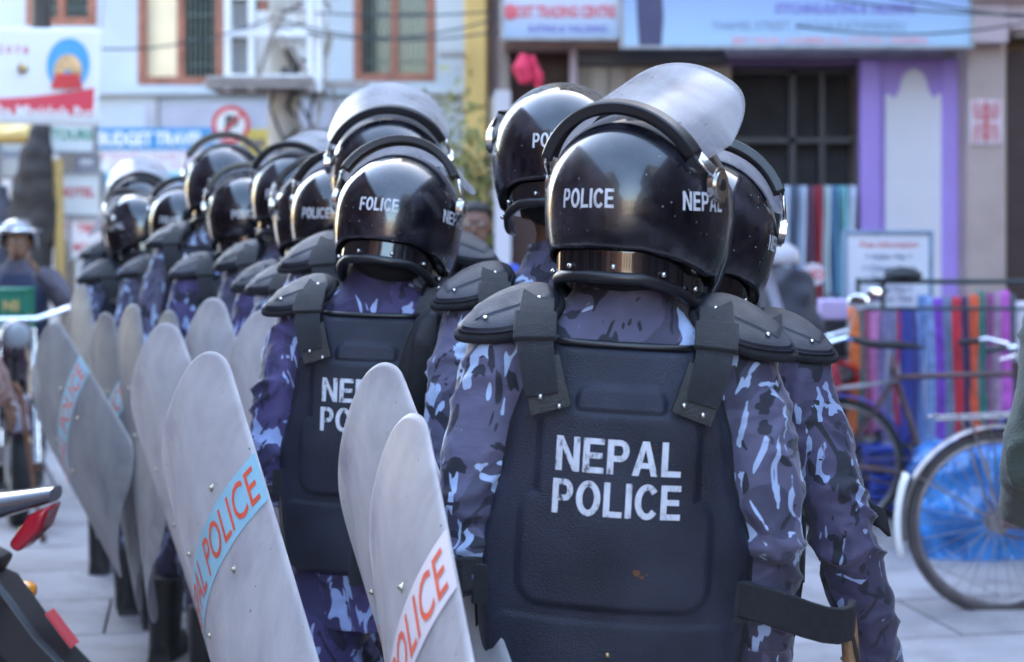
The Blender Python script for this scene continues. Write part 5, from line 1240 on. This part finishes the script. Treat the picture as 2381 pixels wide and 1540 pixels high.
# motorcyclist at the far left
q = person('motorcyclist in grey sleeves and a navy vest, silver open helmet, one hand at the mouth', -2.98, 10.15, R(-172), 'raised', [(.145, -.005, 1.385), (.19, .02, 1.37), (.27, .06, 1.30), (.33, .10, 1.28), (.42, .14, 1.36), (.50, .18, 1.50)][:6], 1.60, pbr('grey_knit', (.085, .075, .10), .85, vs=9, bump=.4, bs=200), pbr('dark_jeans', (.03, .035, .06), .8), seed=22, hair=False, skin=M_SKIN)
mb = MB(); mb.loft([(.90, 0, 0, .20, .15, 2.4), (1.1, 0, 0, .19, .15, 2.4), (1.30, 0, 0, .18, .14, 2.4), (1.40, 0, 0, .12, .11, 2)], 28); mb.build('vest', pbr('navy_quilt', (.02, .025, .06), .8, vs=6), q, 60)
mb = MB(); mb.grid(lambda u, v: (.125*math.sin(v*1.72)*math.sin(6.2832*u), .0-.14*math.sin(v*1.72)*math.cos(6.2832*u), 1.615+.14*math.cos(v*(1.95 if math.cos(6.2832*u) > -.35 else 1.25))), 36, 14, wrap=True); mb.build('helmet', pbr('silver_helmet', (.20, .20, .22), .2, metal=.5, vs=8, coat=.5), q, 180, solid=.015)
mb = MB(); mb.tube([(.135*math.cos(R(a)), .03+.12*math.sin(R(a)), 1.68) for a in range(0, 181, 15)], .012, 8); mb.build('helmet_rim', M_CHROME, q, 180)
o = empty('green_box', 'green delivery box with yellow and white lettering in front of the motorcyclist', 'box', P(14, 735, 9.55))
mb = MB(); mb.box((0, .1, 0), (.22, .2, .27)); mb.build('shell', flat('box_green', (.01, .17, .10)), o, 0, bevel=.01)
mb = MB(); mb.box((0, .1, .145), (.23, .21, .02)); mb.build('lid', flat('box_green', (.01, .17, .10)), o, 0, bevel=.006)
for t_, m_, z_, h_ in (('NS', M_YELLOW, .06, .06), ('UG', T_WHITE, -.05, .06)):
    vs, fs = text_flat(t_, h_, .04); me = bpy.data.meshes.new('lettering'); me.from_pydata([(v.x+.03, -.004, v.y+z_) for v in vs], [], fs); link('lettering', me, m_, o, 0)
mb = MB(); mb.tube([(.08, .1, -.13), (.1, .1, -.5)], .02, 8); mb.tube([(-.08, .1, -.13), (-.1, .1, -.5)], .02, 8); mb.tube([(.1, .1, -.49), (-.1, .1, -.49)], .02, 8); mb.build('bracket', M_GREYM, o)
# old walker with the stick, mostly outside the left edge
wx = P(-48, 0, 7.9).x
q = person('walker in patterned reddish sleeve, cut off by the left edge, holding a walking stick', wx-.16, 7.9, R(-20), 'down', [(.145, -.005, 1.385), (.18, .0, 1.35), (.215, .0, 1.20), (.235, .01, 1.05), (.275, .05, .93), (.30, .09, .80)], 1.62, pbr('red_patterned_cloth', (.34, .12, .10), .85, var=.6, vs=42, tint=(.45, .32, .28)), pbr('brown_skirt', (.10, .06, .05), .85), seed=23)
o = empty('walking_stick', 'thin brown walking stick held at the left edge, its tip on the pale paving', 'walking stick', (P(100, 0, 8.3).x, 8.3, 0))
tpt = P(45, 905, 7.95)-o.location
mb = MB(); mb.tube([(0, 0, .024), (tpt.x*.5, tpt.y*.5, tpt.z*.5), tpt, tpt+Vector((-.03, 0, .03))], [.009, .011, .012, .013], 8); mb.build('shaft', pbr('stick_wood', (.22, .10, .05), .5, vs=20), o)
mb = MB(); mb.tube([(0, 0, .022), (0.0, 0, .06)], .017, 8); mb.build('ferrule', M_RUBBER, o)
# goods beside the red motorcycle
o = empty('round_sign', 'small round pale sign with red NO above the parked motorcycles', 'sign', P(1893, 638, 9.2))
mb = MB(); mb.cyl((0, 0, 0), (0, .015, 0), .062, 28); mb.build('disc', T_PINK if False else flat('pale_disc', (.66, .56, .62)), o, 40)
vs, fs = text_flat('NO', .055, .04); me = bpy.data.meshes.new('lettering'); me.from_pydata([(v.x, -.003, v.y) for v in vs], [], fs); link('lettering', me, T_RED, o, 0)
mb = MB(); mb.tube([(0, .02, -.05), (0, .02, -1.31)], .012, 8); mb.build('post', M_GREYM, o)
o = empty('pale_helmet', 'pale helmet resting on the red motorcycle behind the rightmost officer', 'helmet', P(1818, 602, 8.7))
mb = MB(); mb.grid(lambda u, v: (.095*math.sin(v*1.9)*math.sin(6.2832*u), .11*math.sin(v*1.9)*math.cos(6.2832*u), .085*math.cos(v*1.9)), 28, 12, wrap=True); mb.build('shell', flat('helmet_white', (.42, .38, .42)), o, 180, solid=.01)
o = empty('covered_goods', 'dark bundle of covers with a grey slanting panel, standing behind the rightmost officer', 'goods', P(1850, 0, 9.0)); o.location.z = 0
lumpy('cover', [(0, 0, .02), (.0, 0, .6), (-.04, 0, 1.15), (-.02, 0, 1.36)], [.2, .22, .17, .10], pbr('dark_cover', (.03, .028, .045), .7, vs=8), o, 7, .03, .02)
mb = MB(); mb.box((-.10, -.22, 1.05), (.05, .02, .75), rot=(0, R(-16), 0)); mb.build('grey_panel', pbr('grey_slat', (.32, .32, .42), .4, vs=8), o, 0, bevel=.004)
o = empty('lilac_case', 'small lilac case standing below the round NO sign', 'case', P(1935, 720, 9.5))
mb = MB(); mb.box((0, 0, 0), (.16, .12, .12)); mb.build('body', flat('lilac', (.50, .38, .62)), o, 30, bevel=.015); mb = MB(); mb.tube([(-.04, 0, .06), (-.03, 0, .085), (.03, 0, .085), (.04, 0, .06)], .006, 6); mb.build('handle', M_RUBBER, o)
mb = MB(); mb.box((0, 0, -.59), (.14, .10, 1.06)); mb.build('stand', M_DARK, o, 0)
# ================================================================ the officers
G = 'clear riot shields carried at the side'
officer('A', 'nearest riot officer seen from behind, clear visor raised, whole NEPAL POLICE back plate in view', 1455, 2.62, 1.757, byaw=-4, roll=3.2, hyaw=-33, hp=0, hr=-2, visor=110, arms=('shield', 'down'), hi=True, seed=1, hx=.010)
officer('B', 'rightmost riot officer, half hidden by the nearest one, only an E showing on the helmet', 1612, 3.02, 1.70, byaw=-8, roll=1, hyaw=-5, hp=-4, hr=9, visor=78, arms=('shield', 'out'), hi=True, cm=M_CAMO3, seed=2, hx=.01)
officer('C', 'tall riot officer left of the nearest one, high bare helmet with PO cut off', 1308, 3.42, 1.785, byaw=0, hyaw=-7, hz=.082, hp=-7, visor=15, arms=('shield', 'down'), hi=True, seed=3)
officer('D', 'riot officer in indigo camouflage with bowed head, helmet print worn to FOLICE', 890, 3.7, 1.742, byaw=-7, roll=1.5, hyaw=-13, hp=-10, hr=3, visor=84, arms=('shield', 'down'), hi=True, cm=M_CAMO2, seed=4, words=(('FOLICE', 0), ('NEPAL', 77), ('NEPAL', -78)), hx=.03, hz=-.005)
officer('E', 'tall riot officer with white upright visor, just behind the helmet reading FOLICE', 908, 4.2, 1.862, byaw=-5, roll=-1.5, hyaw=3, hp=-4, visor=112, seed=5)
officer('F', 'riot officer directly left of the FOLICE helmet, with a worn POLICE print', 794, 4.65, 1.755, byaw=-7, roll=1, hyaw=-22, visor=86, seed=6)
officer('G', 'almost hidden riot officer, a black helmet slice left of the worn POLICE helmet', 744, 5.0, 1.755, byaw=6, hyaw=10, visor=86, seed=7, cm=M_CAMO2)
officer('H', 'riot officer with a small white visor tip in the middle of the file', 695, 5.45, 1.83, byaw=-4, roll=-2, hr=4, hyaw=-14, visor=100, seed=8)
officer('I', 'riot officer whose round helmet shows a cut off POLI print, below the tallest far helmet', 571, 5.85, 1.765, byaw=8, roll=1.5, hr=-4, hyaw=6, visor=84, seed=9, cm=M_CAMO2)
officer('J', 'tallest far officer, NEP and POL on the back plate above a shoulder pad', 520, 6.2, 1.89, byaw=-8, roll=2, hyaw=4, visor=86, seed=10, text_dz=.11)
officer('K', 'far riot officer with a small POLICE print low on a black helmet', 430, 6.7, 1.745, byaw=5, hr=3, hyaw=-11, visor=86, seed=11)
officer('L', 'far left riot officer looking left, NEPAL on the side of the helmet', 333, 7.0, 1.72, byaw=14, roll=-2, lean=-2, hyaw=46, hp=-4, visor=40, seed=12)
officer('M', 'farthest riot officer at the head of the file, white raised visor on top', 322, 7.7, 1.82, byaw=-10, hyaw=12, visor=108, seed=13)
# hanging upper-arm guard of officer D
ag = MB()
D = OFF['D']
def guard_plate(z0, h, w):
    mb = MB()
    mb.grid(lambda u, v: ((u-.5)*w*math.sin(math.pi*min(.97, max(.05, v)))**.6, -.018-.016*math.cos((u-.5)*2.4)+.012*abs(v-.5), z0+h*(.5-v)), 14, 16); return mb
f = MB(); f.ell((0, 0, 0), (.052, .038, .145), 20, 16); gd = f.build('arm_guard', M_FOAM, D, 180, loc=(.128, -.20, 1.285), rot=(R(8), R(8), R(24)))
for z in (.07, -.055):
    q = guard_plate(z, .13, .080).build('guard_plate', M_PAD, gd, 60, solid=.004); o = link('rivet', ARM['rivet'], M_BRASS, gd, 180); o.location = (.012, -.041, z)
# elbow band and loose strap of officer A, arm strap with baton of officer B
A_ = OFF['A']
ribbon([(-.190, -.105, 1.045), (-.225, -.135, 1.045), (-.268, -.135, 1.04), (-.292, -.115, 1.035)], .050, .012, [(0, 0, 1)]*4).build('side_strap', M_WEB, A_, 30, bevel=.003)
mb = MB(); mb.loft([(1.01, -.228, -.03, .066, .075, 2), (1.06, -.228, -.03, .066, .078, 2)], 24); mb.build('elbow_band', M_WEB, A_, 40, bevel=.003)
ribbon([(.170, -.110, 1.035), (.195, -.125, 1.035), (.225, -.130, 1.03), (.26, -.122, 1.02), (.29, -.105, 1.008), (.32, -.082, .997), (.345, -.055, .99), (.365, -.02, .988), (.375, .02, .99)], .054, .012, [(0, 0, 1)]*9).build('side_strap', M_FOAM, A_, 30, bevel=.003)
B_ = OFF['B']
mb = MB(); mb.grid(lambda u, v: (.312+.035*u+.01*v, -.02-.012*math.sin(3*u), 1.15-.045*v-.035*u), 8, 6); mb.build('strap_flap', M_FOAM, B_, 60, solid=.008)
bt = empty('wooden_baton', 'brown wooden baton held beside the right hip under the black strap', 'baton', P(1972, 1440, 2.86))
mb = MB(); mb.tube([(0, 0, .02), (.004, 0, -.05), (.05, .0, -.62)], [.013, .015, .014], 12); mb.build('stick', pbr('baton_wood', (.22, .12, .055), .5, var=.5, vs=30, bump=.3), bt, 60)
mb = MB(); mb.tube([(.004, -.016, -.02), (.02, -.02, -.10)], .003, 6); mb.build('wrist_cord', M_LEATHER, bt)
# ================================================================ the shields
shield('large clear shield beside the indigo officer, pale blue band with orange red POLICE', (-.556, 3.183, .861), (-.053, -.856, -1.051))
shield('clear shield with a white printed band, overlapping another shield beside the nearest officer', (-.145, 2.278, .870), (-.065, -1.031, -1.306), stripe='white')
shield('plain milky shield with pointed tip, just behind the white banded one', (-.179, 2.786, .896), (-.009, -.989, -1.212))
shield('broad rounded pale shield between the grey group and the large blue banded one', (-.885, 4.482, .846), (.01, -.86, -1.05), stripe=None)
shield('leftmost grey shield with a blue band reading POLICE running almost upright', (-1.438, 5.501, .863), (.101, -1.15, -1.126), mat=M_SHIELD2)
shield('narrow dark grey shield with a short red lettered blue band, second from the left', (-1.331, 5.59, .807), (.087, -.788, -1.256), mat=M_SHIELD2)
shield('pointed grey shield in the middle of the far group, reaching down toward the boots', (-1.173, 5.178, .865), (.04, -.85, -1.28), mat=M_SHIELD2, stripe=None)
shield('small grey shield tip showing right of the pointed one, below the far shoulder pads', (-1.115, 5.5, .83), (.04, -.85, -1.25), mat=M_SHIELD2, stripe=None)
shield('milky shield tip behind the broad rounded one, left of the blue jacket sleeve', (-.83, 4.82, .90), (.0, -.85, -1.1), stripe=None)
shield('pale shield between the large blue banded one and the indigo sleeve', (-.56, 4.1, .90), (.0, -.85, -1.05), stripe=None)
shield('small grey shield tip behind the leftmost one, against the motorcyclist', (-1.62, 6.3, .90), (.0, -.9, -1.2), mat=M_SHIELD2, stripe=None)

# small marks on the nearest back plate: rust stain, scratches
rp = MB()
for k, (x, z, r) in enumerate(((.035, 1.075, .006), (.043, 1.069, .0035), (.05, 1.073, .002))):
    pts = [(x+r*math.cos(a*.9)*(1+.3*math.sin(3*a)), z+r*math.sin(a*.9)*(1+.3*math.cos(2*a))) for a in range(7)]
    rp.add([(px_, plate_y(px_, pz_)-.0028, pz_) for px_, pz_ in pts], [tuple(range(7))])
rp.build('rust_stain', flat('rust_stain_print', (.12, .05, .02), .9), [c for c in A_.children if c.name.startswith('back_plate')][0], 0)
